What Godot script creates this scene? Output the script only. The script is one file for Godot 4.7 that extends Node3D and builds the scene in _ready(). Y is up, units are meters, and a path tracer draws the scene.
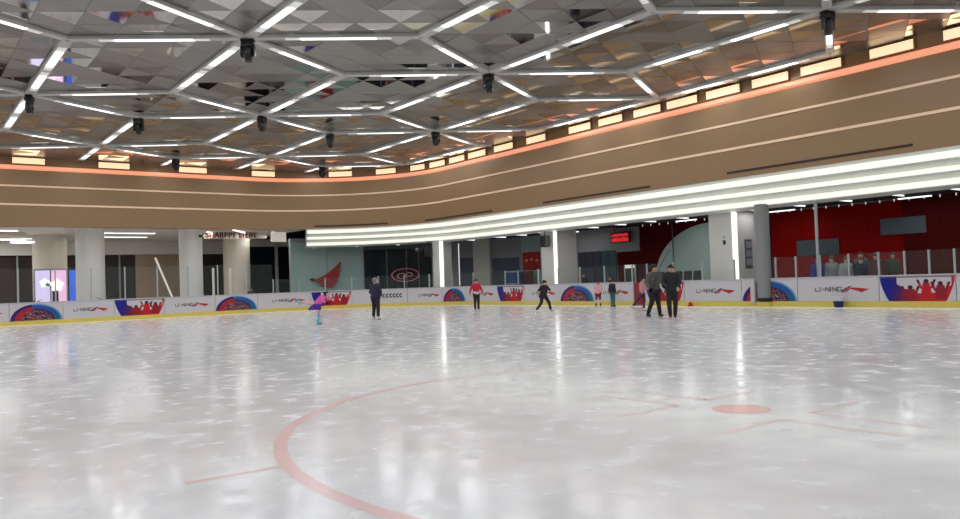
extends Node3D
# An indoor ice rink in a mall: mirror-tiled ceiling with a lattice of lit beams, a wood-coloured
# upper wall, a stepped lit soffit, advertising boards, skaters on the ice.

const RX := 29.2      # rink edge on the right
const RZ := -47.0     # rink edge at the far side
const RR := 8.5       # corner radius of the rink
const FX := 26.9      # face of the upper wall on the right
const FZ := -48.0
const FR := 9.0
const CEIL := 9.0
const VIEW_YAW := -0.6423   # the photograph looks 36.8 degrees to the right of -z

var M := {}
var rng := RandomNumberGenerator.new()
var head_mesh: ArrayMesh
var hand_mesh: ArrayMesh

# ------------------------------------------------------------------ set-up helpers
func lin(c: Color) -> Color:
	return c.srgb_to_linear()

func rgb(r: float, g: float, b: float) -> Color:
	return Color(r / 255.0, g / 255.0, b / 255.0)

func mat(called: String, c: Color, rough := 0.6, metal := 0.0, emit := 0.0, ec := Color(1, 1, 1)) -> StandardMaterial3D:
	var m := StandardMaterial3D.new()
	m.resource_name = called
	m.albedo_color = c
	m.roughness = rough
	m.metallic = metal
	if emit > 0.0:
		m.emission_enabled = true
		m.emission = ec
		m.emission_energy_multiplier = emit
	M[called] = m
	return m

func noise_tex(freq: float, c0: Color, c1: Color, seed_n: int, oct := 4, kind := FastNoiseLite.TYPE_SIMPLEX_SMOOTH, side := 512) -> NoiseTexture2D:
	var n := FastNoiseLite.new()
	n.seed = seed_n
	n.noise_type = kind
	n.frequency = freq
	n.fractal_octaves = oct
	var t := NoiseTexture2D.new()
	t.width = side
	t.height = side
	t.seamless = true
	t.noise = n
	var g := Gradient.new()
	g.set_color(0, c0)
	g.set_color(1, c1)
	t.color_ramp = g
	return t

func tag(o: Node, label: String, category: String, group := "") -> void:
	o.set_meta("label", label)
	o.set_meta("category", category)
	if group != "":
		o.set_meta("group", group)

func structure(o: Node, label := "", category := "") -> void:
	o.set_meta("kind", "structure")
	if label != "":
		o.set_meta("label", label)
		o.set_meta("category", category)

func base(called: String, at := Vector3.ZERO, yaw := 0.0, parent: Node = self) -> Node3D:
	var o := Node3D.new()
	o.name = numbered(called, parent)
	parent.add_child(o, true)
	o.position = at
	o.rotation.y = yaw
	return o

func numbered(called: String, parent: Node) -> String:
	var key := str(parent.get_instance_id()) + called
	var n: int = counts.get(key, 0)
	counts[key] = n + 1
	return called if n == 0 else "%s_%03d" % [called, n]
var counts := {}

func put(called: String, mesh: Mesh, m: Material, parent: Node = self) -> MeshInstance3D:
	var o := MeshInstance3D.new()
	o.name = numbered(called, parent)
	o.mesh = mesh
	if m:
		o.material_override = m
	parent.add_child(o, true)
	return o

func tool() -> SurfaceTool:
	var st := SurfaceTool.new()
	st.begin(Mesh.PRIMITIVE_TRIANGLES)
	return st

func tri(st: SurfaceTool, a: Vector3, b: Vector3, c: Vector3, n: Vector3, ua := Vector2.ZERO, ub := Vector2.ZERO, uc := Vector2.ZERO) -> void:
	var flip := (b - a).cross(c - a).dot(n) > 0.0
	st.set_normal(n)
	st.set_uv(ua)
	st.add_vertex(a)
	st.set_normal(n)
	st.set_uv(uc if flip else ub)
	st.add_vertex(c if flip else b)
	st.set_normal(n)
	st.set_uv(ub if flip else uc)
	st.add_vertex(b if flip else c)

func quad(st: SurfaceTool, a: Vector3, b: Vector3, c: Vector3, d: Vector3, n: Vector3) -> void:
	tri(st, a, b, c, n)
	tri(st, a, c, d, n)

# a box given by its centre, size and turn, with a small chamfer all round
func add_box(st: SurfaceTool, c: Vector3, s: Vector3, basis := Basis(), ch := 0.0) -> void:
	var h := s / 2.0
	ch = minf(ch, minf(h.x, minf(h.y, h.z)) * 0.8)
	for ax in 3:
		var u := (ax + 1) % 3
		var v := (ax + 2) % 3
		for sg in [-1.0, 1.0]:
			var n := Vector3.ZERO
			n[ax] = sg
			var p: Array[Vector3] = []
			for k in [[-1, -1], [1, -1], [1, 1], [-1, 1]]:
				var q := Vector3.ZERO
				q[ax] = sg * h[ax]
				q[u] = k[0] * (h[u] - ch)
				q[v] = k[1] * (h[v] - ch)
				p.append(c + basis * q)
			quad(st, p[0], p[1], p[2], p[3], basis * n)
	if ch <= 0.0:
		return
	for ax in 3:
		var u := (ax + 1) % 3
		var v := (ax + 2) % 3
		for su in [-1.0, 1.0]:
			for sv in [-1.0, 1.0]:
				var n := Vector3.ZERO
				n[u] = su
				n[v] = sv
				var p: Array[Vector3] = []
				for k in [[-1, 0], [1, 0], [1, 1], [-1, 1]]:
					var q := Vector3.ZERO
					q[ax] = k[0] * (h[ax] - ch)
					q[u] = su * (h[u] - (ch if k[1] else 0.0))
					q[v] = sv * (h[v] - (0.0 if k[1] else ch))
					p.append(c + basis * q)
				quad(st, p[0], p[1], p[2], p[3], basis * n.normalized())
	for sx in [-1.0, 1.0]:
		for sy in [-1.0, 1.0]:
			for sz in [-1.0, 1.0]:
				var s3 := Vector3(sx, sy, sz)
				tri(st, c + basis * (s3 * (h - Vector3(0, ch, ch))), c + basis * (s3 * (h - Vector3(ch, 0, ch))), c + basis * (s3 * (h - Vector3(ch, ch, 0))), basis * s3.normalized())

func box_mesh(c: Vector3, s: Vector3, basis := Basis(), ch := 0.0) -> ArrayMesh:
	var st := tool()
	add_box(st, c, s, basis, ch)
	return st.commit()

func corner_box(a: Vector3, b: Vector3, ch := 0.0) -> ArrayMesh:
	return box_mesh((a + b) / 2.0, (b - a).abs(), Basis(), ch)

# a tube of varying radius through points
func add_tube(st: SurfaceTool, pts: Array, radii: Array, sides := 10, caps := true) -> void:
	var rings: Array = []
	for i in pts.size():
		var d: Vector3 = (pts[mini(i + 1, pts.size() - 1)] - pts[maxi(i - 1, 0)]).normalized()
		var ref := Vector3.UP if absf(d.y) < 0.9 else Vector3.RIGHT
		var u := d.cross(ref).normalized()
		var v := d.cross(u)
		var ring: Array = []
		for k in sides:
			var a := TAU * k / sides
			ring.append([pts[i] + (u * cos(a) + v * sin(a)) * radii[i], u * cos(a) + v * sin(a)])
		rings.append(ring)
	for i in pts.size() - 1:
		for k in sides:
			var l := (k + 1) % sides
			var n: Vector3 = (rings[i][k][1] + rings[i][l][1]).normalized()
			var q := [rings[i][k], rings[i][l], rings[i + 1][l], rings[i + 1][k]]
			smooth_quad(st, q, n)
	if caps:
		for e in [0, pts.size() - 1]:
			var n: Vector3 = (pts[e] - pts[1 if e == 0 else e - 1]).normalized()
			for k in range(1, sides - 1):
				tri(st, rings[e][0][0], rings[e][k][0], rings[e][k + 1][0], n)

func smooth_quad(st: SurfaceTool, q: Array, n: Vector3) -> void:
	for t in [[0, 1, 2], [0, 2, 3]]:
		var o: Array = t
		if (q[t[1]][0] - q[t[0]][0]).cross(q[t[2]][0] - q[t[0]][0]).dot(n) > 0.0:
			o = [t[0], t[2], t[1]]
		for k in o:
			st.set_normal(q[k][1])
			st.set_uv(Vector2.ZERO)
			st.add_vertex(q[k][0])

func tube(pts: Array, r: float, sides := 10) -> ArrayMesh:
	var st := tool()
	var radii := []
	for p in pts:
		radii.append(r)
	add_tube(st, pts, radii, sides)
	return st.commit()

# lathe: profile of Vector2(radius, y) turned round the y axis
func lathe(profile: Array, sides := 24) -> ArrayMesh:
	var st := tool()
	for i in profile.size() - 1:
		var a: Vector2 = profile[i]
		var b: Vector2 = profile[i + 1]
		var e := b - a
		var pn := Vector2(e.y, -e.x).normalized()
		for k in sides:
			var t0 := TAU * k / sides
			var t1 := TAU * (k + 1) / sides
			var d0 := Vector3(cos(t0), 0, sin(t0))
			var d1 := Vector3(cos(t1), 0, sin(t1))
			var up := Vector3.UP
			var q := [[d0 * a.x + up * a.y, d0 * pn.x + up * pn.y], [d1 * a.x + up * a.y, d1 * pn.x + up * pn.y], [d1 * b.x + up * b.y, d1 * pn.x + up * pn.y], [d0 * b.x + up * b.y, d0 * pn.x + up * pn.y]]
			smooth_quad(st, q, ((d0 + d1) / 2.0 * pn.x + up * pn.y).normalized())
	return st.commit()

# ------------------------------------------------------------------ the rounded plan of the hall
# s runs along the far side (from x = -12), round the corner and down the right side; off is outward
func at_path(s: float, off := 0.0, upper := false) -> Vector3:
	var x := FX if upper else RX
	var z := FZ if upper else RZ
	var r := FR if upper else RR
	var l1 := x - r + 12.0
	var la := r * PI / 2.0
	if s < l1:
		return Vector3(-12.0 + s, 0, z - off)
	if s < l1 + la:
		var a := (s - l1) / r
		return Vector3(x - r + (r + off) * sin(a), 0, z + r - (r + off) * cos(a))
	return Vector3(x + off, 0, z + r + s - l1 - la)

func out_path(s: float, upper := false) -> Vector3:
	return (at_path(s, 1.0, upper) - at_path(s, 0.0, upper)).normalized()

func stops(s0: float, s1: float, upper := false, step := 0.6) -> Array:
	var x := FX if upper else RX
	var r := FR if upper else RR
	var l1 := x - r + 12.0
	var l2 := l1 + r * PI / 2.0
	var out := [s0]
	var k := 1
	var a := maxf(s0, l1)
	var b := minf(s1, l2)
	if b > a:
		if a > s0:
			out.append(a)
		var n := int(ceil((b - a) / step))
		for i in range(1, n + 1):
			out.append(a + (b - a) * i / n)
		if b < s1:
			out.append(s1)
	else:
		out.append(s1)
	return out

# a closed profile of Vector2(off, y), given counter-clockwise, swept along the plan
func add_sweep(st: SurfaceTool, profile: Array, s0: float, s1: float, upper := false) -> void:
	var ss := stops(s0, s1, upper)
	var n := profile.size()
	var mid := Vector2.ZERO
	for p in profile:
		mid += p / n
	for i in ss.size() - 1:
		var oa := out_path(ss[i] + 0.0001, upper)
		var ob := out_path(ss[i + 1] - 0.0001, upper)
		for k in n:
			var p: Vector2 = profile[k]
			var q: Vector2 = profile[(k + 1) % n]
			var e := q - p
			var pn := Vector2(e.y, -e.x).normalized()
			var pa := at_path(ss[i], p.x, upper) + Vector3.UP * p.y
			var qa := at_path(ss[i], q.x, upper) + Vector3.UP * q.y
			var pb := at_path(ss[i + 1], p.x, upper) + Vector3.UP * p.y
			var qb := at_path(ss[i + 1], q.x, upper) + Vector3.UP * q.y
			var na := oa * pn.x + Vector3.UP * pn.y
			var nb := ob * pn.x + Vector3.UP * pn.y
			smooth_quad(st, [[pa, na], [qa, na], [qb, nb], [pb, nb]], (na + nb).normalized())
	var flat: PackedVector2Array = PackedVector2Array(profile)
	var ids := Geometry2D.triangulate_polygon(flat)
	for e in [[s0, -1.0], [s1, 1.0]]:
		var dir: Vector3 = (at_path(minf(e[0] + 0.01, s1), 0, upper) - at_path(maxf(e[0] - 0.01, s0), 0, upper)).normalized() * e[1]
		for k in range(0, ids.size(), 3):
			var v: Array[Vector3] = []
			for j in 3:
				var p2: Vector2 = profile[ids[k + j]]
				v.append(at_path(e[0], p2.x, upper) + Vector3.UP * p2.y)
			tri(st, v[0], v[1], v[2], dir)

func sweep(profile: Array, s0: float, s1: float, upper := false) -> ArrayMesh:
	var st := tool()
	add_sweep(st, profile, s0, s1, upper)
	return st.commit()

# rectangle profile between two offsets and two heights
func bar(o0: float, o1: float, y0: float, y1: float) -> Array:
	return [Vector2(o0, y0), Vector2(o1, y0), Vector2(o1, y1), Vector2(o0, y1)]

# a thin print on the boards: one face towards the ice with its own texture coordinates, 4 mm thick
func print_mesh(s0: float, s1: float, y0: float, y1: float, off: float) -> ArrayMesh:
	var st := tool()
	var n := maxi(2, int(ceil((s1 - s0) / 0.3)))
	for i in n:
		var ua := float(i) / n
		var ub := float(i + 1) / n
		var a := at_path(lerpf(s0, s1, ua), off)
		var b := at_path(lerpf(s0, s1, ub), off)
		var nrm := -out_path(lerpf(s0, s1, (ua + ub) / 2.0))
		var up := Vector3.UP
		tri(st, a + up * y0, b + up * y0, b + up * y1, nrm, Vector2(ua, 1), Vector2(ub, 1), Vector2(ub, 0))
		tri(st, a + up * y0, b + up * y1, a + up * y1, nrm, Vector2(ua, 1), Vector2(ub, 0), Vector2(ua, 0))
	return st.commit()

func area_light(parent: Node, at: Vector3, along: Vector3, facing: Vector3, size: Vector2, radiance: float, c := Color(1, 1, 1)) -> void:
	var l := AreaLight3D.new()
	l.name = numbered("light", parent)
	l.area_size = size
	l.area_normalize_energy = false
	l.light_energy = radiance / PI
	l.light_color = c
	l.shadow_enabled = true
	l.set("area_range", 120.0)
	var z := -facing.normalized()
	var x := along.normalized()
	l.transform = Transform3D(Basis(x, z.cross(x), z), at)
	parent.add_child(l, true)

# ------------------------------------------------------------------ scene
func _ready() -> void:
	rng.seed = 11
	camera_and_air()
	materials()
	ice()
	shell()
	upper_wall()
	soffit()
	ceiling()
	boards()
	near_side_hall()
	far_concourse()
	corner_and_right()
	piers()
	lamps()
	people()
	spectators()
	small_things()

func camera_and_air() -> void:
	var cam := Camera3D.new()
	cam.name = "camera"
	cam.fov = rad_to_deg(2.0 * atan(259.5 / 782.0))
	cam.near = 0.05
	cam.far = 300.0
	add_child(cam)
	var yaw := deg_to_rad(36.8)
	var pitch := atan(21.3 / 782.0)
	var roll := atan(0.0347)
	var f := Vector3(sin(yaw) * cos(pitch), sin(pitch), -cos(yaw) * cos(pitch))
	var r0 := Vector3(cos(yaw), 0, sin(yaw))
	var u0 := r0.cross(f)
	var r := r0 * cos(roll) - u0 * sin(roll)
	var u := u0 * cos(roll) + r0 * sin(roll)
	cam.transform = Transform3D(Basis(r, u, -f), Vector3(0, 1.5, 0))
	cam.current = true
	var we := WorldEnvironment.new()
	we.name = "environment"
	var e := Environment.new()
	e.background_mode = Environment.BG_COLOR
	e.background_color = Color(0, 0, 0)
	e.tonemap_mode = Environment.TONE_MAPPER_LINEAR
	e.tonemap_exposure = 1.0
	e.sdfgi_enabled = true
	e.ssao_enabled = true
	e.ssil_enabled = true
	we.environment = e
	add_child(we)

func materials() -> void:
	var m := mat("ice", Color(1, 1, 1), 0.15)
	m.albedo_texture = noise_tex(0.012, rgb(222, 221, 221), rgb(238, 238, 239), 3, 5)
	m.uv1_triplanar = true
	m.uv1_world_triplanar = true
	m.uv1_scale = Vector3(0.09, 0.09, 0.09)
	m.metallic_specular = 0.28
	m.roughness = 1.0
	m.roughness_texture = noise_tex(0.04, Color(0.11, 0.11, 0.11), Color(0.15, 0.15, 0.15), 8, 6)
	var scuff: Gradient = (m.roughness_texture as NoiseTexture2D).color_ramp
	scuff.add_point(0.5, Color(0.14, 0.14, 0.14))
	scuff.set_color(2, Color(0.42, 0.42, 0.42))
	m.detail_enabled = true
	m.detail_blend_mode = BaseMaterial3D.BLEND_MODE_MUL
	m.detail_uv_layer = BaseMaterial3D.DETAIL_UV_1
	m.detail_albedo = noise_tex(0.03, rgb(240, 239, 241), rgb(255, 255, 255), 15, 4)
	mat("pink_line", rgb(226, 190, 188), 0.2)
	M.pink_line.metallic_specular = 0.32
	mat("pink_line_faint", rgb(230, 208, 206), 0.2)
	M.pink_line_faint.metallic_specular = 0.32
	mat("pink_line_worn", rgb(230, 224, 224), 0.2)
	M.pink_line_worn.metallic_specular = 0.28
	mat("snow", rgb(248, 246, 234), 0.7)  # pale colour imitating the bright halo at the foot of the boards
	mat("pink_spot", rgb(228, 178, 172), 0.2)
	M.pink_spot.metallic_specular = 0.32
	mat("blue_line", rgb(178, 178, 184), 0.2)
	mat("concourse_floor", rgb(168, 162, 154), 0.3)
	mat("shell_dark", rgb(60, 58, 56), 0.8)
	mat("shell_grey", rgb(120, 118, 115), 0.8)
	m = mat("tan_panel", rgb(144, 114, 79), 0.38)
	mat("cream_trim", rgb(224, 196, 164), 0.35, 0.0, 0.12, rgb(255, 214, 170))
	mat("salmon_led", rgb(240, 170, 140), 0.5, 0.0, 0.62, rgb(255, 160, 118))
	mat("warm_glow", rgb(250, 230, 200), 0.5, 0.0, 0.9, rgb(255, 214, 168))
	mat("slot_dark", rgb(52, 38, 26), 0.7)
	mat("soffit_white", rgb(222, 224, 216), 0.5)
	mat("soffit_led", rgb(245, 246, 236), 0.4, 0.0, 0.7, rgb(248, 250, 236))
	mat("tile_mirror", rgb(220, 219, 216), 0.05, 1.0)
	mat("tile_satin", rgb(150, 147, 142), 0.36, 0.7)
	mat("tile_satin_dark", rgb(132, 127, 120), 0.3, 0.75)
	mat("beam_white", rgb(176, 174, 169), 0.4, 0.0, 0.03, rgb(250, 248, 240))
	mat("led_white", rgb(250, 250, 246), 0.4, 0.0, 1.4, rgb(250, 252, 255))
	mat("led_fade", rgb(240, 240, 236), 0.4, 0.0, 0.22, rgb(250, 252, 250))  # weak glow that imitates the beam light fading out
	mat("strip_white", rgb(250, 250, 246), 0.4, 0.0, 1.1, rgb(252, 252, 244))
	mat("strip_soft", rgb(220, 222, 216), 0.4, 0.0, 0.45, rgb(250, 250, 244))
	mat("board_white", rgb(208, 205, 210), 0.28)
	mat("kick_yellow", rgb(222, 200, 92), 0.35)
	mat("cap_grey", rgb(190, 192, 196), 0.35)
	m = mat("glass", Color(0.86, 0.95, 0.93, 0.015), 0.04)
	m.metallic_specular = 0.2
	m.transparency = BaseMaterial3D.TRANSPARENCY_ALPHA
	mat("glass_post", rgb(180, 186, 186), 0.35, 0.3)
	mat("column_white", rgb(232, 230, 224), 0.45)
	mat("column_grey", rgb(212, 202, 188), 0.5)
	mat("pier_grey", rgb(216, 214, 208), 0.5)
	mat("pier_round", rgb(140, 143, 142), 0.4)
	mat("black", rgb(22, 22, 24), 0.4)
	mat("lamp_black", rgb(13, 13, 14), 0.4)
	mat("lens", rgb(60, 66, 74), 0.08, 0.4)
	mat("red_wall", rgb(146, 7, 4), 0.6)
	M.red_wall.metallic_specular = 0.2
	mat("dark_red_wall", rgb(82, 7, 8), 0.6)
	M.dark_red_wall.metallic_specular = 0.2
	mat("slate", rgb(84, 96, 102), 0.5)
	mat("teal_wall", rgb(158, 184, 180), 0.5)
	mat("teal_disc", rgb(184, 208, 200), 0.5)
	mat("wall_grey", rgb(150, 153, 158), 0.5)
	mat("navy", rgb(40, 46, 62), 0.35)
	mat("blue_grey", rgb(80, 88, 104), 0.5)
	mat("dark_glass", rgb(24, 32, 38), 0.1)
	mat("teal_glass", rgb(60, 84, 94), 0.12)
	mat("dark_ceiling", rgb(46, 46, 44), 0.7)
	mat("beige_wall", rgb(176, 154, 130), 0.6)
	mat("brown_dark", rgb(46, 38, 33), 0.6)
	mat("maroon_dark", rgb(44, 22, 22), 0.6)
	mat("white_paint", rgb(234, 230, 222), 0.5)
	mat("sign_red", rgb(96, 22, 20), 0.5)
	mat("gate_red", rgb(140, 40, 52), 0.4)
	mat("red_glow", rgb(255, 50, 50), 0.4, 0.0, 0.6, rgb(255, 44, 50))
	mat("sign_case", rgb(70, 10, 14), 0.4)
	mat("crescent_red", rgb(150, 26, 28), 0.4)
	mat("oval_pink", rgb(206, 130, 140), 0.5, 0.0, 0.05, rgb(255, 120, 140))
	mat("banner_red", rgb(176, 26, 20), 0.5)
	mat("banner_gold", rgb(230, 150, 60), 0.5)
	mat("box_blue", rgb(40, 72, 140), 0.5)
	mat("screen_lilac", rgb(225, 215, 250), 0.2, 0.0, 0.5, rgb(206, 200, 250))
	mat("screen_pink", rgb(245, 205, 235), 0.2, 0.0, 0.5, rgb(236, 186, 232))
	mat("screen_blue", rgb(70, 110, 210), 0.2, 0.0, 0.5, rgb(60, 105, 220))
	mat("screen_bloom", rgb(255, 250, 240), 0.2, 0.0, 0.85, rgb(255, 250, 240))
	mat("leaf_green", rgb(90, 150, 110), 0.5)
	m = mat("skin_vertex", Color(1, 1, 1), 0.6)
	m.vertex_color_use_as_albedo = true
	mat("steel", rgb(200, 204, 208), 0.2, 1.0)

# ------------------------------------------------------------------ ice and its painted lines
func ice() -> void:
	var st := tool()
	# a rounded slab 15 cm thick
	var poly := PackedVector2Array()
	poly.append(Vector2(-13, 9))
	poly.append(Vector2(-13, RZ))
	for i in 25:
		var a := PI / 2.0 * i / 24.0
		poly.append(Vector2(RX - RR + RR * sin(a), RZ + RR - RR * cos(a)))
	poly.append(Vector2(RX, 9))
	var ids := Geometry2D.triangulate_polygon(poly)
	for k in range(0, ids.size(), 3):
		var v: Array[Vector3] = []
		for j in 3:
			v.append(Vector3(poly[ids[k + j]].x, 0, poly[ids[k + j]].y))
		tri(st, v[0], v[1], v[2], Vector3.UP)
		tri(st, v[0] - Vector3.UP * 0.15, v[1] - Vector3.UP * 0.15, v[2] - Vector3.UP * 0.15, Vector3.DOWN)
	for k in poly.size():
		var a := Vector3(poly[k].x, 0, poly[k].y)
		var b := Vector3(poly[(k + 1) % poly.size()].x, 0, poly[(k + 1) % poly.size()].y)
		var n := Vector3.UP.cross(b - a).normalized()
		quad(st, a, b, b - Vector3.UP * 0.15, a - Vector3.UP * 0.15, n)
	var fl := put("floor", st.commit(), M.ice)
	structure(fl, "wide pale grey sheet of skating ice with faint red face-off marks", "ice rink")
	var c := Vector3(7.39, 0.0, -5.21)
	# the far half of the circle is worn almost white
	put("circle_line", ring(c, 4.82, 4.95, 48, 120.0, 262.0), M.pink_line, fl)
	put("circle_line", ring(c, 4.82, 4.95, 12, 262.0, 284.0), M.pink_line_faint, fl)
	put("circle_line", ring(c, 4.82, 4.95, 60, 284.0, 480.0), M.pink_line_worn, fl)
	put("halo_strip", sweep(bar(-1.0, -0.03, -0.01, 0.01), 0.0, 88.0), M.snow, fl)  # painted bright band, stands for the reflection and halo along the boards
	put("face_off_spot", ring(c, 0.0, 0.31, 40), M.pink_spot, fl)
	# the four pairs of L-shaped marks round the spot
	for sx in [-1.0, 1.0]:
		for sz in [-1.0, 1.0]:
			var cx: float = c.x + sx * 0.27
			var cz: float = c.z + sz * 0.66
			put("corner_mark", flat_bar(Vector3(cx, 0, cz), Vector3(cx, 0, cz + sz * 1.2), 0.085), M.pink_line_faint, fl)
			put("corner_mark", flat_bar(Vector3(cx - sx * 0.03, 0, cz), Vector3(cx + sx * 0.95, 0, cz), 0.085), M.pink_line_faint, fl)
	for sz in [-1.0, 1.0]:
		for sx in [-1.0, 1.0]:
			var z: float = c.z + sz * 1.12
			put("hash_mark", flat_bar(Vector3(c.x + sx * 4.83, 0, z), Vector3(c.x + sx * 5.6, 0, z), 0.075), M.pink_line, fl)
	put("thin_line", flat_bar(Vector3(-3, 0, -17.55), Vector3(12.5, 0, -18.3), 0.05), M.blue_line, fl)

func ring(c: Vector3, r0: float, r1: float, n: int, from := 0.0, to := 360.0) -> ArrayMesh:
	var st := tool()
	var y := Vector3.UP * 0.0012
	for i in n:
		var a := deg_to_rad(lerpf(from, to, float(i) / n))
		var b := deg_to_rad(lerpf(from, to, float(i + 1) / n))
		var da := Vector3(cos(a), 0, sin(a))
		var db := Vector3(cos(b), 0, sin(b))
		quad(st, c + da * r0 + y, c + da * r1 + y, c + db * r1 + y, c + db * r0 + y, Vector3.UP)
	return st.commit()

func flat_bar(a: Vector3, b: Vector3, w: float) -> ArrayMesh:
	var st := tool()
	var d := (b - a).normalized()
	var s := d.cross(Vector3.UP) * w / 2.0
	var y := Vector3.UP * 0.0012
	quad(st, a - s + y, a + s + y, b + s + y, b - s + y, Vector3.UP)
	return st.commit()

# ------------------------------------------------------------------ shell of the building
func shell() -> void:
	var f := put("floor_concourse", corner_box(Vector3(-14, -0.5, -68), Vector3(46, -0.16, 12)), M.concourse_floor)
	structure(f, "dark floor of the walkway round the rink", "floor")
	var f2 := put("floor_walkway", sweep(bar(0.25, 16.0, -0.16, -0.02), 0.0, 100.0), M.concourse_floor)
	structure(f2, "grey floor behind the rink boards", "floor")
	for w in [["wall_left", Vector3(-14.4, -0.5, -68), Vector3(-14, 9.8, 12)], ["wall_near", Vector3(-14, -0.5, 12), Vector3(46, 9.8, 12.4)], ["wall_far", Vector3(-14, -0.5, -68.4), Vector3(46, 9.8, -68)], ["wall_right", Vector3(46, -0.5, -68), Vector3(46.4, 9.8, 12)]]:
		structure(put(w[0], corner_box(w[1], w[2]), M.shell_grey), "plain outer wall of the hall", "wall")
	structure(put("roof", corner_box(Vector3(-14.4, 9.4, -68.4), Vector3(46.4, 9.8, 12.4)), M.shell_dark), "roof slab over the hall", "roof")

# ------------------------------------------------------------------ tan upper wall with its light lines
func upper_wall() -> void:
	var w := base("wall_upper")
	structure(w, "tan curved upper wall with two pale lines and a salmon light line", "wall")
	put("plaster_band", sweep(bar(0.0, 0.5, 5.25, 9.3), 0.0, 90.0, true), M.tan_panel, w)
	put("trim_line", sweep(bar(-0.03, 0.0, 7.38, 7.47), 0.0, 90.0, true), M.cream_trim, w)
	put("trim_line", sweep(bar(-0.03, 0.0, 6.38, 6.48), 0.0, 90.0, true), M.cream_trim, w)
	put("cove_ledge", sweep([Vector2(-0.14, 8.36), Vector2(0.0, 8.3), Vector2(0.0, 8.54), Vector2(-0.14, 8.5)], 0.0, 90.0, true), M.salmon_led, w)
	for p in [[34.0, 38.9, 5.37], [41.8, 48.4, 5.37], [52.7, 59.9, 5.38], [63.9, 71.1, 5.44]]:
		put("slot_diffuser", sweep(bar(-0.012, 0.0, p[2], p[2] + 0.09), p[0], p[1], true), M.slot_dark, w)
	var spots := [[17.0, 18.6], [21.2, 22.9], [25.6, 27.3], [30.05, 31.6], [35.0, 36.6], [38.2, 39.7], [40.8, 42.05], [42.45, 44.0], [44.45, 46.05], [46.4, 48.1], [48.85, 50.55], [51.65, 53.2], [54.9, 56.45], [56.95, 58.5], [59.15, 60.75], [61.05, 62.7], [63.1, 64.75], [65.25, 66.85], [67.3, 68.9], [69.85, 71.35], [72.2, 73.8]]
	for p in spots:
		var a: float = p[0]
		var b: float = p[1]
		var n := put("light_niche", sweep(bar(-0.1, 0.0, 8.6, 8.95), a, b, true), M.tan_panel, w)
		put("diffuser", sweep(bar(-0.12, -0.1, 8.62, 8.93), a + 0.04, b - 0.04, true), M.warm_glow, n)
		var mid := (a + b) / 2.0
		var o := out_path(mid, true)
		area_light(n, at_path(mid, -0.16, true) + Vector3.UP * 8.775, Vector3.UP.cross(o), -o, Vector2(b - a - 0.15, 0.28), 0.9, rgb(255, 214, 168))

# ------------------------------------------------------------------ white stepped soffit
func soffit() -> void:
	var t := base("trim_1")
	structure(t, "white stepped soffit with three bright light lines over the boards", "soffit")
	var s0 := 33.5
	var s1 := 90.0
	# profile outward from the tan wall: three treads stepping down and outward
	var prof := [Vector2(0.5, 5.25), Vector2(0.7, 5.23), Vector2(0.75, 4.96), Vector2(1.5, 4.84), Vector2(1.55, 4.63), Vector2(2.3, 4.5), Vector2(2.35, 4.24), Vector2(3.0, 4.16), Vector2(3.0, 5.5), Vector2(0.5, 5.5)]
	put("soffit_board", sweep(prof, s0, s1, true), M.soffit_white, t)
	put("soffit_board", sweep(bar(0.02, 0.5, 5.19, 5.25), s0, s1, true), M.soffit_white, t)
	for r in [[0.7, 5.2, 0.74, 4.99], [1.5, 4.81, 1.54, 4.65], [2.3, 4.47, 2.34, 4.27]]:
		var led := [Vector2(r[0] - 0.04, r[3]), Vector2(r[2], r[3]), Vector2(r[0], r[1]), Vector2(r[0] - 0.04, r[1])]
		var l := put("light_line", sweep(led, s0 + 0.05, s1 - 0.05, true), M.soffit_led, t)
		var s := s0 + 0.2
		while s < 75.0:
			var e := minf(s + 2.2, 75.0)
			var mid := (s + e) / 2.0
			var o := out_path(mid, true)
			var seg := at_path(e, r[0], true) - at_path(s, r[0], true)
			area_light(l, (at_path(e, r[0] - 0.09, true) + at_path(s, r[0] - 0.09, true)) / 2.0 + Vector3.UP * (r[1] + r[3]) / 2.0, seg, -o, Vector2(seg.length() * 0.98, (r[1] - r[3]) * 0.8), 0.95, rgb(250, 250, 238))
			s = e

# ------------------------------------------------------------------ ceiling of triangular tiles and lit beams
func grid(a: float, b: float) -> Vector3:
	return Vector3(8.44 + 1.09 * a + 0.01 * b, CEIL, -22.4 + 0.68 * a + 1.26 * b)

func inside_upper(p: Vector3, margin: float) -> bool:
	if p.x > FX - margin or p.z < FZ + margin or p.x < -13.0 + margin or p.z > 9.0 - margin:
		return false
	if p.x > FX - FR and p.z < FZ + FR:
		return Vector2(p.x - FX + FR, p.z - FZ - FR).length() < FR - margin
	return true

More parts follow.
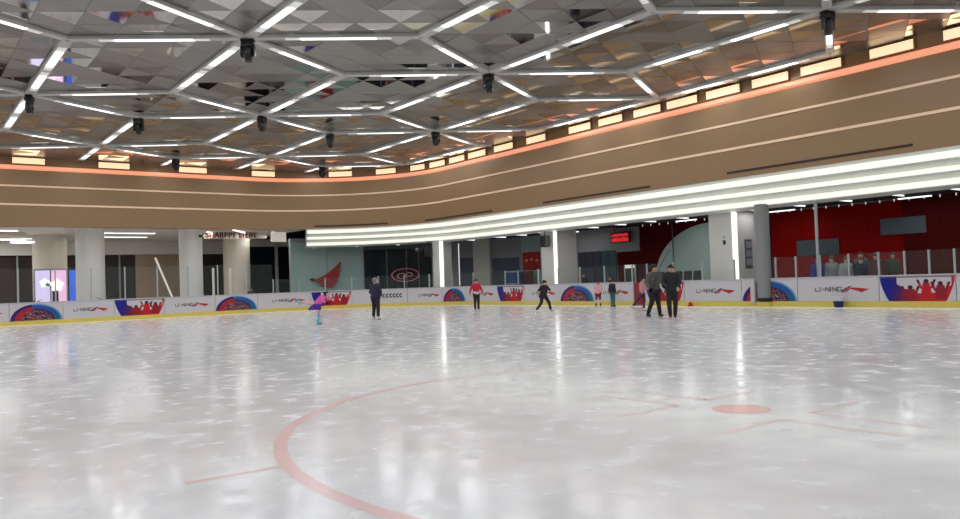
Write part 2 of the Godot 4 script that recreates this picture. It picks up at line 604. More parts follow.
func ceiling() -> void:
	var c := base("ceiling")
	structure(c, "ceiling of mirror and satin triangular tiles crossed by white light beams", "ceiling")
	var eye := Vector3(10, 0, -20)
	var list := []
	for a in range(-26, 30):
		for b in range(-50, 50):
			for half in 2:
				var p: Array[Vector3] = [grid(a, b), grid(a + 1, b), grid(a, b + 1)]
				if half == 1:
					p = [grid(a + 1, b), grid(a + 1, b - 1), grid(a, b)]
					p = [grid(a + 1, b), grid(a + 1, b + 1), grid(a, b + 1)]
				var mid := (p[0] + p[1] + p[2]) / 3.0
				if not inside_upper(mid, -0.6):
					continue
				# distance in front of the camera, and whether it is inside the picture
				var d := mid.x * 0.599 - mid.z * 0.8007
				var lat := mid.x * 0.8007 + mid.z * 0.599
				var seen := d > 19.0 and absf(lat) < d * 0.66
				list.append([d if seen else 1000.0 + d, p, a, b, half])
	list.sort_custom(func(x, y): return x[0] < y[0])
	var fields := {}
	for m in ["tile_mirror", "tile_satin", "tile_satin_dark"]:
		fields[m] = tool()
	var n := 0
	for t in list:
		rng.seed = 7919 * (int(t[2]) + 100) + 104729 * (int(t[3]) + 100) + int(t[4])
		rng.randi()
		var u := rng.randf()
		# neighbouring tiles form little groups of mirror triangles
		var which := "tile_mirror" if t[4] == 1 and u < 0.5 else ("tile_satin" if u < 0.75 else "tile_satin_dark")
		var tilt := Vector3(rng.randf() - 0.5, 0, rng.randf() - 0.5) * (0.012 if which == "tile_mirror" else 0.02)
		if n < 300 and t[0] < 1000.0:
			var st := tool()
			tile(st, t[1], tilt)
			put("panel", st.commit(), M[which], c)
			n += 1
		else:
			tile(fields[which], t[1], tilt)
	for m in fields:
		var f := put("panel_field", fields[m].commit(), M[m], c)
		f.set_meta("kind", "stuff")
	# lit beams between the nodes of the lattice
	for i in range(-6, 7):
		for j in range(-6, 7):
			var a := 8 * i + 4 * j
			var b := -4 * i - 10 * j
			for e in [[0, 6], [0, -6], [4, 0], [-4, 0], [4, -4], [-4, 4]]:
				beam(c, grid(a, b), grid(a + e[0], b + e[1]), e[0] == 0)

func tile(st: SurfaceTool, p: Array[Vector3], tilt: Vector3) -> void:
	var mid := (p[0] + p[1] + p[2]) / 3.0
	var lo: Array[Vector3] = []
	var hi: Array[Vector3] = []
	for v in p:
		var q := mid + (v - mid) * 0.988
		q.y += (q - mid).dot(tilt)
		lo.append(q)
		hi.append(q + Vector3.UP * 0.03)
	var n := (lo[1] - lo[0]).cross(lo[2] - lo[0]).normalized()
	if n.y > 0:
		n = -n
	tri(st, lo[0], lo[1], lo[2], n)
	tri(st, hi[0], hi[1], hi[2], -n)
	for k in 3:
		var l := (k + 1) % 3
		var o := ((lo[k] + lo[l]) / 2.0 - mid).normalized()
		quad(st, lo[k], lo[l], hi[l], hi[k], o)

func beam(c: Node, a: Vector3, b: Vector3, long: bool) -> void:
	# cut the beam back at the edge of the ceiling
	var ia := inside_upper(a, 0.5)
	var ib := inside_upper(b, 0.5)
	if not ia and not ib:
		return
	if ia != ib:
		var lo := 0.0
		var hi := 1.0
		for k in 12:
			var m := (lo + hi) / 2.0
			if inside_upper(a.lerp(b, m), 0.5) == ia:
				lo = m
			else:
				hi = m
		if ia:
			b = a.lerp(b, lo)
		else:
			a = a.lerp(b, hi)
	var d := b - a
	var len := d.length()
	if len < 0.8:
		return
	d = d / len
	var bs := Basis(d, Vector3.UP, d.cross(Vector3.UP))
	var w := 0.34 if long else 0.27
	var mid := (a + b) / 2.0
	var o := put("light_beam", box_mesh(mid - Vector3.UP * 0.05, Vector3(len - 0.1, 0.12, w), bs, 0.02), M.beam_white, c)
	var full := 7.6 if long else 5.1
	var cuts := [[0.17, 0.42], [0.58, 0.84]] if long else [[0.3, 0.74]]
	for q in cuts:
		var l: float = len * (q[1] - q[0])
		if l < 0.5:
			continue
		var at: Vector3 = a + d * len * (q[0] + q[1]) / 2.0
		put("diffuser", box_mesh(at - Vector3.UP * 0.115, Vector3(l, 0.02, w * 0.66), bs), M.led_white, o)
		area_light(o, at - Vector3.UP * 0.135, d, Vector3.DOWN, Vector2(l * 0.99, w * 0.64), LED, rgb(248, 251, 255))
		for e in [-1.0, 1.0]:
			put("glow_fade", box_mesh(at + d * e * (l / 2.0 + 0.22) - Vector3.UP * 0.113, Vector3(0.44, 0.016, w * 0.66), bs), M.led_fade, o)  # added dim pieces, imitate the light fading towards the beam ends
const LED := 22.0

# ------------------------------------------------------------------ boards with advertising, kick plate, glass
func boards() -> void:
	var b := base("rink_barrier")
	tag(b, "white rink boards with repeated sports adverts, yellow kick plate and clear glass", "rink barrier")
	var tex := {"dome": ad_texture(0), "bowl": ad_texture(1), "logo": ad_texture(2), "letters": ad_texture(3)}
	for k in tex:
		var m := mat("print_" + k, Color(1, 1, 1), 0.3)
		m.albedo_texture = tex[k]
	var ads := [["logo", 14.1, 16.68], ["dome", 16.68, 19.16], ["logo", 19.16, 21.7], ["bowl", 21.7, 24.4], ["logo", 24.4, 27.28], ["dome", 27.28, 29.9], ["logo", 30.2, 33.4], ["bowl", 33.45, 36.1], ["letters", 36.9, 39.8], ["logo", 40.1, 42.33], ["dome", 42.33, 44.13], ["logo", 44.3, 47.12], ["bowl", 47.12, 49.7], ["logo", 49.8, 52.74], ["dome", 52.74, 55.38], ["logo", 55.5, 58.1], ["bowl", 58.84, 61.2], ["logo", 61.3, 64.26], ["dome", 64.26, 66.87], ["logo", 67.0, 70.15], ["bowl", 70.15, 72.78], ["logo", 72.9, 75.8]]
	# board panels run between the joints of the adverts; the red gate sits in one of them
	var cuts := [0.0, 2.6, 5.2, 7.8, 10.6, 14.1]
	for a in ads:
		if a[2] > cuts[-1] + 0.3:
			cuts.append(a[2])
	cuts.append_array([78.5, 81.5, 84.5, 88.0])
	for i in cuts.size() - 1:
		var s0: float = cuts[i] + 0.012
		var s1: float = cuts[i + 1] - 0.012
		if s0 < 58.2 and s1 > 58.5:
			s0 = 58.84
		var p := put("board_panel", sweep(bar(0.0, 0.12, 0.0, 1.14), s0, s1), M.board_white, b)
		for a in ads:
			if a[1] >= cuts[i] - 0.05 and a[2] <= cuts[i + 1] + 0.05:
				put("advert_print", print_mesh(maxf(a[1], s0), minf(a[2], s1), 0.23, 1.13, -0.006), M["print_" + a[0]], p)
	for seg in [[0.0, 58.1], [58.84, 88.0]]:
		put("cap_rail", sweep([Vector2(-0.03, 1.14), Vector2(0.15, 1.14), Vector2(0.15, 1.175), Vector2(0.12, 1.19), Vector2(0.0, 1.19), Vector2(-0.03, 1.175)], seg[0], seg[1]), M.cap_grey, b)
		put("kick_plate", sweep([Vector2(-0.03, 0.0), Vector2(0.0, 0.0), Vector2(0.0, 0.225), Vector2(-0.012, 0.225), Vector2(-0.03, 0.205)], seg[0], seg[1]), M.kick_yellow, b)
	var g := put("gate", sweep(bar(0.0, 0.1, 0.06, 1.16), 58.13, 58.81), M.gate_red, b)
	put("latch", sweep(bar(-0.05, 0.0, 0.85, 0.93), 58.6, 58.75), M.steel, g)
	# glass: tall on the far side, low on the right
	var posts := []
	var s := 5.0
	while s < 46.5:
		posts.append(s)
		s += 1.73
	posts.append_array([47.9, 49.12, 50.91, 52.6, 54.3, 56.1, 58.0, 58.95, 60.6, 62.2, 63.9, 65.9, 66.81, 67.85, 69.01, 70.15, 71.08, 71.92, 72.75, 74.3, 76.0])
	for i in posts.size():
		var ps: float = posts[i]
		var top := 2.98 if ps < 30.5 else 2.05
		put("glass_post", sweep(bar(0.03, 0.09, 1.17, top), ps - 0.032, ps + 0.032), M.glass_post, b)
		if i + 1 < posts.size():
			var e: float = posts[i + 1]
			put("glass_pane", sweep(bar(0.054, 0.066, 1.19, top - 0.01), ps + 0.035, e - 0.035), M.glass, b)

# adverts drawn in metres: 0 dome, 1 bowl, 2 word and flag, 3 row of black letters
func ad_texture(kind: int) -> ImageTexture:
	var w := 384
	var h := 132
	var im := Image.create(w, h, false, Image.FORMAT_RGB8)
	var white := rgb(208, 205, 210)
	im.fill(white)
	var n := FastNoiseLite.new()
	n.seed = 5
	n.frequency = 9.0
	n.fractal_octaves = 2
	if kind < 2:
		for y in h:
			for x in w:
				var u := float(x) / w
				var v := 1.0 - float(y) / h     # 0 at the bottom
				var q := Vector2((u - 0.5) * 2.0, v)
				var c := white
				var crowd := n.get_noise_2d(u * 1.5, v * 0.8)
				if kind == 0:
					var r := Vector2(q.x / 0.98, q.y / 0.96).length()
					var a := atan2(q.y, q.x)
					if r < 1.0:
						if a < 1.75:
							c = rgb(96, 150, 205) if r > 0.93 else (rgb(24, 84, 156) if r > 0.7 else (rgb(60, 20, 70) if r > 0.6 else rgb(46, 16, 30)))
							if a < 0.5 and r > 0.7 and r <= 0.93:
								c = rgb(12, 96, 140)
						else:
							c = rgb(50, 22, 104) if r > 0.84 else (rgb(176, 26, 46) if r > 0.62 else rgb(70, 14, 28))
						if r < 0.62:
							if crowd > 0.4:
								c = rgb(200, 60, 40)
							elif crowd > 0.3:
								c = rgb(214, 150, 70)
							elif crowd < -0.44:
								c = rgb(160, 176, 210)
							elif crowd < -0.3:
								c = rgb(40, 50, 130)
				else:
					# sides curve in towards the bottom
					var half := 0.99 - 0.24 * pow(1.0 - v, 1.6)
					if absf(q.x) < half:
						var t := q.x + (1.0 - v) * 0.22
						c = rgb(14, 18, 140).lerp(rgb(120, 16, 70), clampf((t + 0.62) * 2.2, 0.0, 1.0))
						c = c.lerp(rgb(196, 20, 34), clampf((t + 0.15) * 2.0, 0.0, 1.0))
						var dip := 0.30 + 0.75 * absf(q.x - 0.22) * absf(q.x - 0.22)
						if q.x > -0.52 and q.x < 0.9 and v > dip and q.x + v * 0.4 > -0.32:
							c = rgb(206, 200, 206)
						# three skaters with raised arms
						for f in [[-0.16, 0.62, rgb(150, 18, 34)], [0.26, 0.86, rgb(190, 20, 34)], [0.62, 0.76, rgb(150, 18, 40)]]:
							var fx: float = q.x - f[0]
							var top: float = f[1]
							var inside: bool = absf(fx) < 0.13 * (1.15 - v) + 0.03 and v < top - 0.12 and v > 0.1
							inside = inside or Vector2(fx * 1.3, (v - top + 0.06)).length() < 0.085
							inside = inside or (absf(absf(fx) - 0.14 - (v - top + 0.3) * 0.28) < 0.035 and v > top - 0.36 and v < top)
							if inside:
								c = f[2] if v < top - 0.13 else rgb(60, 20, 36)
						if v > 0.94:
							c = c.lerp(rgb(120, 90, 110), 0.7)
				im.set_pixel(x, y, c)
	elif kind == 2:
		var ink := rgb(72, 62, 70)
		var red := rgb(186, 40, 46)
		var grey := rgb(104, 60, 70)
		# L I - N I N G in wide square strokes
		var x0 := 78.0
		for ch in ["L", "I", "-", "N", "I", "N", "G"]:
			var cw: float = {"L": 17.0, "I": 4.0, "-": 10.0, "N": 18.0, "G": 19.0}[ch]
			var yt := 52.0
			var yb := 74.0
			var lines: Array = {"L": [[0, yt + 6, 0, yb], [0, yb, cw, yb]], "I": [[0, yt, 0, yb]], "-": [[0, (yt + yb) / 2, cw, (yt + yb) / 2]], "N": [[0, yb, 0, yt], [0, yt, cw, yb], [cw, yb, cw, yt]], "G": [[cw, yt, 0, yt], [0, yt, 0, yb], [0, yb, cw, yb], [cw, yb, cw, 64], [cw, 64, cw - 8, 64]]}[ch]
			for l in lines:
				stroke(im, Vector2(x0 + l[0], l[1]), Vector2(x0 + l[2], l[3]), 2.7, ink)
			x0 += cw + 7.0
		# the flag: a grey stroke rising to the right and a red pennant behind it
		fill_poly(im, PackedVector2Array([Vector2(206, 82), Vector2(216, 82), Vector2(236, 62), Vector2(262, 46), Vector2(250, 46), Vector2(224, 58)]), grey)
		fill_poly(im, PackedVector2Array([Vector2(240, 58), Vector2(262, 54), Vector2(284, 56), Vector2(316, 60), Vector2(342, 64), Vector2(320, 74), Vector2(304, 82), Vector2(280, 72), Vector2(258, 64)]), red)
		fill_poly(im, PackedVector2Array([Vector2(222, 80), Vector2(232, 80), Vector2(250, 62), Vector2(240, 60)]), red)
	else:
		for k in 6:
			var cx := 176.0 + k * 30.0
			var pts := []
			for j in 13:
				var a := deg_to_rad(50.0 + 260.0 * j / 12.0)
				pts.append(Vector2(cx + 10.0 * cos(a), 58.0 + 16.0 * sin(a)))
			for j in 12:
				stroke(im, pts[j], pts[j + 1], 5.0, rgb(26, 24, 30))
		for k in 2:
			stroke(im, Vector2(70 + k * 44, 50), Vector2(60 + k * 44, 62), 7.0, rgb(40, 36, 46))
			stroke(im, Vector2(60 + k * 44, 62), Vector2(74 + k * 44, 72), 7.0, rgb(40, 36, 46))
		stroke(im, Vector2(84, 32), Vector2(130, 32), 2.5, rgb(60, 56, 66))
	return ImageTexture.create_from_image(im)

func stroke(im: Image, a: Vector2, b: Vector2, r: float, c: Color) -> void:
	var lo := Vector2(minf(a.x, b.x) - r, minf(a.y, b.y) - r)
	var hi := Vector2(maxf(a.x, b.x) + r, maxf(a.y, b.y) + r)
	for y in range(maxi(0, int(lo.y)), mini(im.get_height(), int(hi.y) + 2)):
		for x in range(maxi(0, int(lo.x)), mini(im.get_width(), int(hi.x) + 2)):
			var p := Vector2(x, y)
			if p.distance_to(Geometry2D.get_closest_point_to_segment(p, a, b)) < r:
				im.set_pixel(x, y, c)

func fill_poly(im: Image, poly: PackedVector2Array, c: Color) -> void:
	for y in im.get_height():
		for x in range(180, im.get_width()):
			if Geometry2D.is_point_in_polygon(Vector2(x, y), poly):
				im.set_pixel(x, y, c)

# ------------------------------------------------------------------ unseen near side: boards and plain inner walls
func near_side_hall() -> void:
	var b := put("wall_side", corner_box(Vector3(-13.3, 0, -47.9), Vector3(-13, 9.3, 12)), M.shell_grey)
	structure(b, "plain wall of the rink hall out of the picture to the left", "wall")
	var c := put("wall_behind", corner_box(Vector3(-13, 0, 9), Vector3(29.2, 9.3, 9.3)), M.shell_grey)
	structure(c, "plain wall of the rink hall behind the photographer", "wall")

# ------------------------------------------------------------------ the walkway beyond the far boards
func column(called: String, at: Vector3, r: float, h: float, m: Material, label: String) -> Node3D:
	var o := base(called, at)
	tag(o, label, "column")
	put("shaft", lathe([Vector2(0, 0), Vector2(r, 0), Vector2(r, h), Vector2(0, h)], 40), m, o)
	put("base_ring", lathe([Vector2(r, 0), Vector2(r + 0.03, 0), Vector2(r + 0.03, 0.14), Vector2(r, 0.16)], 40), M.cap_grey, o)
	return o

func linear_light(parent: Node, a: Vector3, b: Vector3, w: float, radiance: float, m: Material) -> void:
	var d := (b - a).normalized()
	var bs := Basis(d, Vector3.UP, d.cross(Vector3.UP))
	var o := put("linear_light", box_mesh((a + b) / 2.0, Vector3((b - a).length(), 0.05, w), bs), m, parent)
	area_light(o, (a + b) / 2.0 - Vector3.UP * 0.04, d, Vector3.DOWN, Vector2((b - a).length(), w), radiance)

func far_concourse() -> void:
	var cl := base("ceiling_walkway")
	structure(cl, "pale stepped ceiling of the walkway beyond the far boards", "ceiling")
	put("slab", corner_box(Vector3(-13, 5.42, -66), Vector3(22.6, 5.6, -48.4)), M.white_paint, cl)
	put("bulkhead", corner_box(Vector3(-13, 4.42, -66), Vector3(22.6, 5.42, -63.6), 0.02), M.white_paint, cl)
	put("bulkhead", corner_box(Vector3(-13, 5.15, -56.6), Vector3(6.4, 5.42, -54.6), 0.02), M.column_grey, cl)
	for q in [[-6.0, 5.8, -53.0], [9.6, 13.8, -54.2], [10.4, 14.2, -58.0], [-6.0, 5.6, -58.2], [-6.0, 7.4, -59.6], [-6.0, 7.2, -61.0]]:
		linear_light(cl, Vector3(q[0], 5.36, q[2]), Vector3(q[1], 5.36, q[2] + (0.0 if q[2] > -58.3 else -0.5)), 0.09, 80.0 if q[2] > -58.3 else 26.0, M.led_white)
	for q in [[16.6, -52.4, 18.0, -54.2], [17.6, -50.2, 19.4, -53.0], [20.2, -54.6, 21.4, -56.6], [21.0, -52.0, 22.2, -54.4]]:
		linear_light(cl, Vector3(q[0], 5.36, q[1]), Vector3(q[2], 5.36, q[3]), 0.1, 34.0, M.led_white)
	var ringl := put("ring_light", TorusMesh.new(), M.led_white, cl)
	(ringl.mesh as TorusMesh).inner_radius = 0.55
	(ringl.mesh as TorusMesh).outer_radius = 0.66
	ringl.position = Vector3(6.3, 4.86, -55.5)
	for k in 3:
		var rp := ringl.position + Vector3(cos(k * TAU / 3.0) * 0.6, 0, sin(k * TAU / 3.0) * 0.6)
		put("hanger", tube([rp, rp + Vector3.UP * 0.58], 0.008, 5), M.steel, cl)
	put("downlight", lathe([Vector2(0, 5.38), Vector2(0.14, 5.38), Vector2(0.14, 5.42)], 16), M.led_white, cl).position = Vector3(19.6, 0, -53.6)
	area_light(cl, Vector3(19.6, 5.34, -53.6), Vector3.RIGHT, Vector3.DOWN, Vector2(0.2, 0.2), 30.0, rgb(255, 240, 214))
	# back wall of the walkway, bay by bay
	var w := base("wall_far_walkway")
	structure(w, "back wall of the far walkway with dark shop fronts and a beige bay", "wall")
	for q in [[-13.0, 8.0, "maroon_dark", -64.0], [8.0, 12.7, "brown_dark", -64.2], [12.7, 14.75, "brown_dark", -63.9], [14.75, 18.3, "beige_wall", -63.8], [18.3, 19.7, "brown_dark", -64.0], [19.7, 21.6, "brown_dark", -63.9]]:
		put("shop_front", corner_box(Vector3(q[0], -0.1, q[3] - 0.3), Vector3(q[1], 4.42, q[3]), 0.02), M[q[2]], w)
	for x in [2.0, 5.0, 6.9, 13.6, 18.35, 19.75]:
		put("mullion", corner_box(Vector3(x - 0.05, 0, -63.98), Vector3(x + 0.05, 4.4, -63.7)), M.wall_grey, w)
	# store at the end of the walkway
	var sf := base("window_2", Vector3(22.3, 0, -60))
	structure(sf, "dark glazed shop front with pale jambs beside the teal wall", "shop window")
	put("frame", corner_box(Vector3(-0.2, 0, -0.2), Vector3(4.4, 5.4, 0.0)), M.white_paint, sf)
	put("pane", corner_box(Vector3(0.0, 0.1, 0.0), Vector3(2.05, 4.8, 0.04)), M.dark_glass, sf)
	put("pane", corner_box(Vector3(2.3, 0.1, 0.0), Vector3(3.35, 4.8, 0.04)), M.dark_glass, sf)
	put("mullion", corner_box(Vector3(2.05, 0, 0.0), Vector3(2.3, 4.9, 0.1), 0.01), M.column_grey, sf)
	put("jamb", corner_box(Vector3(3.36, 0, 0.0), Vector3(4.2, 5.4, 0.3), 0.02), M.white_paint, sf)
	column("column", Vector3(9.2, -0.02, -50.6), 0.78, 5.44, M.column_white, "white round column in front of the grey one, right of the lit screen")
	column("column", Vector3(15.0, -0.02, -50.6), 0.7, 5.44, M.column_white, "white round column with a small dark sensor near its top")
	column("column", Vector3(8.05, -0.02, -57.4), 1.0, 5.44, M.column_grey, "thick grey column behind the lit advertising screen")
	column("column", Vector3(20.2, -0.02, -57.0), 0.95, 5.44, M.column_grey, "grey column lit by a downlight beside the dark shop front")
	var sn := put("sensor", lathe([Vector2(0, -0.09), Vector2(0.1, -0.07), Vector2(0.1, 0.07), Vector2(0, 0.09)], 16), M.black)
	sn.position = Vector3(15.0 + 0.44, 4.93, -50.6 + 0.62)
	tag(sn, "small dark sensor fixed to the white round column", "sensor")
	# lit advertising screen
	var sc := base("display_screen", Vector3(6.98, 0, -55.9))
	tag(sc, "tall lit lilac display screen with a white flower picture before the grey column", "screen")
	put("cabinet", corner_box(Vector3(-0.06, 0, -0.25), Vector3(1.86, 3.2, 0), 0.03), M.wall_grey, sc)
	put("screen", corner_box(Vector3(0.02, 0.9, 0.0), Vector3(0.84, 3.1, 0.02)), M.screen_lilac, sc)
	put("screen", corner_box(Vector3(0.9, 0.9, 0.0), Vector3(1.76, 3.1, 0.02)), M.screen_pink, sc)
	put("divider", corner_box(Vector3(0.84, 0.9, 0.0), Vector3(0.9, 3.1, 0.03)), M.navy, sc)
	var fl := put("flower_picture", disc_mesh(0.36, 24, 0.012, 0.07), M.screen_bloom, sc)
	fl.position = Vector3(1.22, 2.15, 0.022)
	put("flower_picture", disc_mesh(0.26, 24, 0.012, 0.05), M.screen_bloom, sc).position = Vector3(0.55, 2.3, 0.022)
	put("leaf_picture", disc_mesh(0.13, 12, 0.014, 0.05), M.leaf_green, sc).position = Vector3(0.7, 2.2, 0.026)
	put("vase_picture", corner_box(Vector3(0.95, 1.1, 0.02), Vector3(1.3, 1.8, 0.032), 0.005), M.brown_dark, sc)
	area_light(sc, Vector3(0.9, 2.0, 0.06), Vector3.RIGHT, Vector3(0, 0, 1), Vector2(1.7, 2.1), 0.42, rgb(222, 208, 250))
	var bs := base("side_screen", Vector3(9.02, 0, -56.1))
	tag(bs, "narrow blue lit panel beside the lilac display screen", "screen")
	put("cabinet", corner_box(Vector3(-0.12, 0, -0.2), Vector3(0.5, 3.2, 0), 0.02), M.navy, bs)
	put("screen", corner_box(Vector3(-0.08, 0.9, 0), Vector3(0.3, 3.1, 0.02)), M.screen_blue, bs)
	# dark shop sign over the walkway
	var sg := base("shop_sign", Vector3(16.75, 5.12, -53.2))
	tag(sg, "row of dark red raised shop letters under the tan wall", "sign")
	put("backing", corner_box(Vector3(-0.1, -0.12, -0.1), Vector3(4.3, 0.42, -0.02), 0.01), M.column_grey, sg)
	var tm := TextMesh.new()
	tm.text = "SHARPPE MEBE"
	tm.font = sys_font()
	tm.font_size = 48
	tm.pixel_size = 0.0104
	tm.depth = 0.05
	tm.horizontal_alignment = HORIZONTAL_ALIGNMENT_LEFT
	var tmi := put("lettering", tm, M.sign_red, sg)
	tmi.position = Vector3(0.0, 0.12, 0.0)
	var wb := put("light_box", corner_box(Vector3(20.2, 4.6, -50.4), Vector3(21.2, 5.24, -50.1), 0.03), mat("light_box_white", rgb(232, 228, 220), 0.4, 0.0, 0.25, rgb(255, 248, 236)))
	tag(wb, "square white light box hanging under the tan wall by the soffit end", "light box")
	# leaning light bar and two white posts
	var lb := put("light_bar", tube([Vector3(13.45, 3.72, -53.0), Vector3(14.9, -0.02, -53.0)], 0.06, 10), mat("pale_bar", rgb(236, 232, 224), 0.4, 0.0, 0.35, rgb(255, 250, 240)))
	tag(lb, "white bar leaning at a slant in front of the beige wall", "light bar")
	for q in [[15.86, "thin white post behind the glass, the left one of a pair"], [16.92, "thin white post behind the glass, the right one of a pair"]]:
		var po := put("guide_post", lathe([Vector2(0, 0), Vector2(0.16, 0), Vector2(0.16, 0.03), Vector2(0.075, 0.05), Vector2(0.075, 2.86), Vector2(0.05, 2.9), Vector2(0, 2.9)], 16), M.white_paint)
		po.position = Vector3(q[0], -0.02, -49.0)
		tag(po, q[1], "post")
	# greenery in the dark bays
	for q in [[6.0, -49.6, "low dark plant behind the glass at the far left"], [9.75, -49.2, "low dark plant at the foot of the white column"]]:
		plant(Vector3(q[0], -0.02, q[1]), q[2])

func sys_font() -> SystemFont:
	var f := SystemFont.new()
	f.font_names = PackedStringArray(["Droid Sans"])
	f.font_weight = 700
	return f

func disc_mesh(r: float, n: int, t: float, wob := 0.0) -> ArrayMesh:
	var st := tool()
	for i in n:
		var a := TAU * i / n
		var b := TAU * (i + 1) / n
		var ra := r + wob * sin(a * 5.0)
		var rb := r + wob * sin(b * 5.0)
		var pa := Vector3(cos(a) * ra, sin(a) * ra, 0)
		var pb := Vector3(cos(b) * rb, sin(b) * rb, 0)
		var z := Vector3(0, 0, t)
		tri(st, z, pa + z, pb + z, Vector3(0, 0, 1))
		tri(st, Vector3.ZERO, pa, pb, Vector3(0, 0, -1))
		quad(st, pa, pb, pb + z, pa + z, (pa + pb).normalized())
	return st.commit()

func plant(at: Vector3, label: String) -> void:
	var o := base("potted_plant", at)
	tag(o, label, "plant")
	put("pot", lathe([Vector2(0, 0), Vector2(0.22, 0), Vector2(0.3, 0.5), Vector2(0.27, 0.52), Vector2(0, 0.46)], 20), M.black, o)
	var st := tool()
	for k in 26:
		var a := rng.randf() * TAU
		var l := rng.randf_range(0.7, 1.15)
		var d := Vector3(cos(a), 0, sin(a))
		var side := Vector3(-d.z, 0, d.x) * 0.05
		var p0 := Vector3(0, 0.46, 0) + d * 0.08
		var p1 := p0 + d * l * 0.25 + Vector3.UP * l * 0.7
		var p2 := p0 + d * l * 0.55 + Vector3.UP * l * 0.85
		var n := side.cross(p1 - p0).normalized()
		quad(st, p0 - side * 0.4, p0 + side * 0.4, p1 + side, p1 - side, n)
		tri(st, p1 - side, p1 + side, p2, n)
	var m := mat("plant_green", rgb(40, 62, 44), 0.5)
	var lv := put("foliage", st.commit(), m, o)
	lv.set_meta("kind", "stuff")

# ------------------------------------------------------------------ corner and right-hand side behind the boards
func wall_piece(called: String, s0: float, s1: float, y0: float, y1: float, off: float, thick: float, m: Material, parent: Node) -> MeshInstance3D:
	return put(called, sweep(bar(off, off + thick, y0, y1), s0, s1), m, parent)

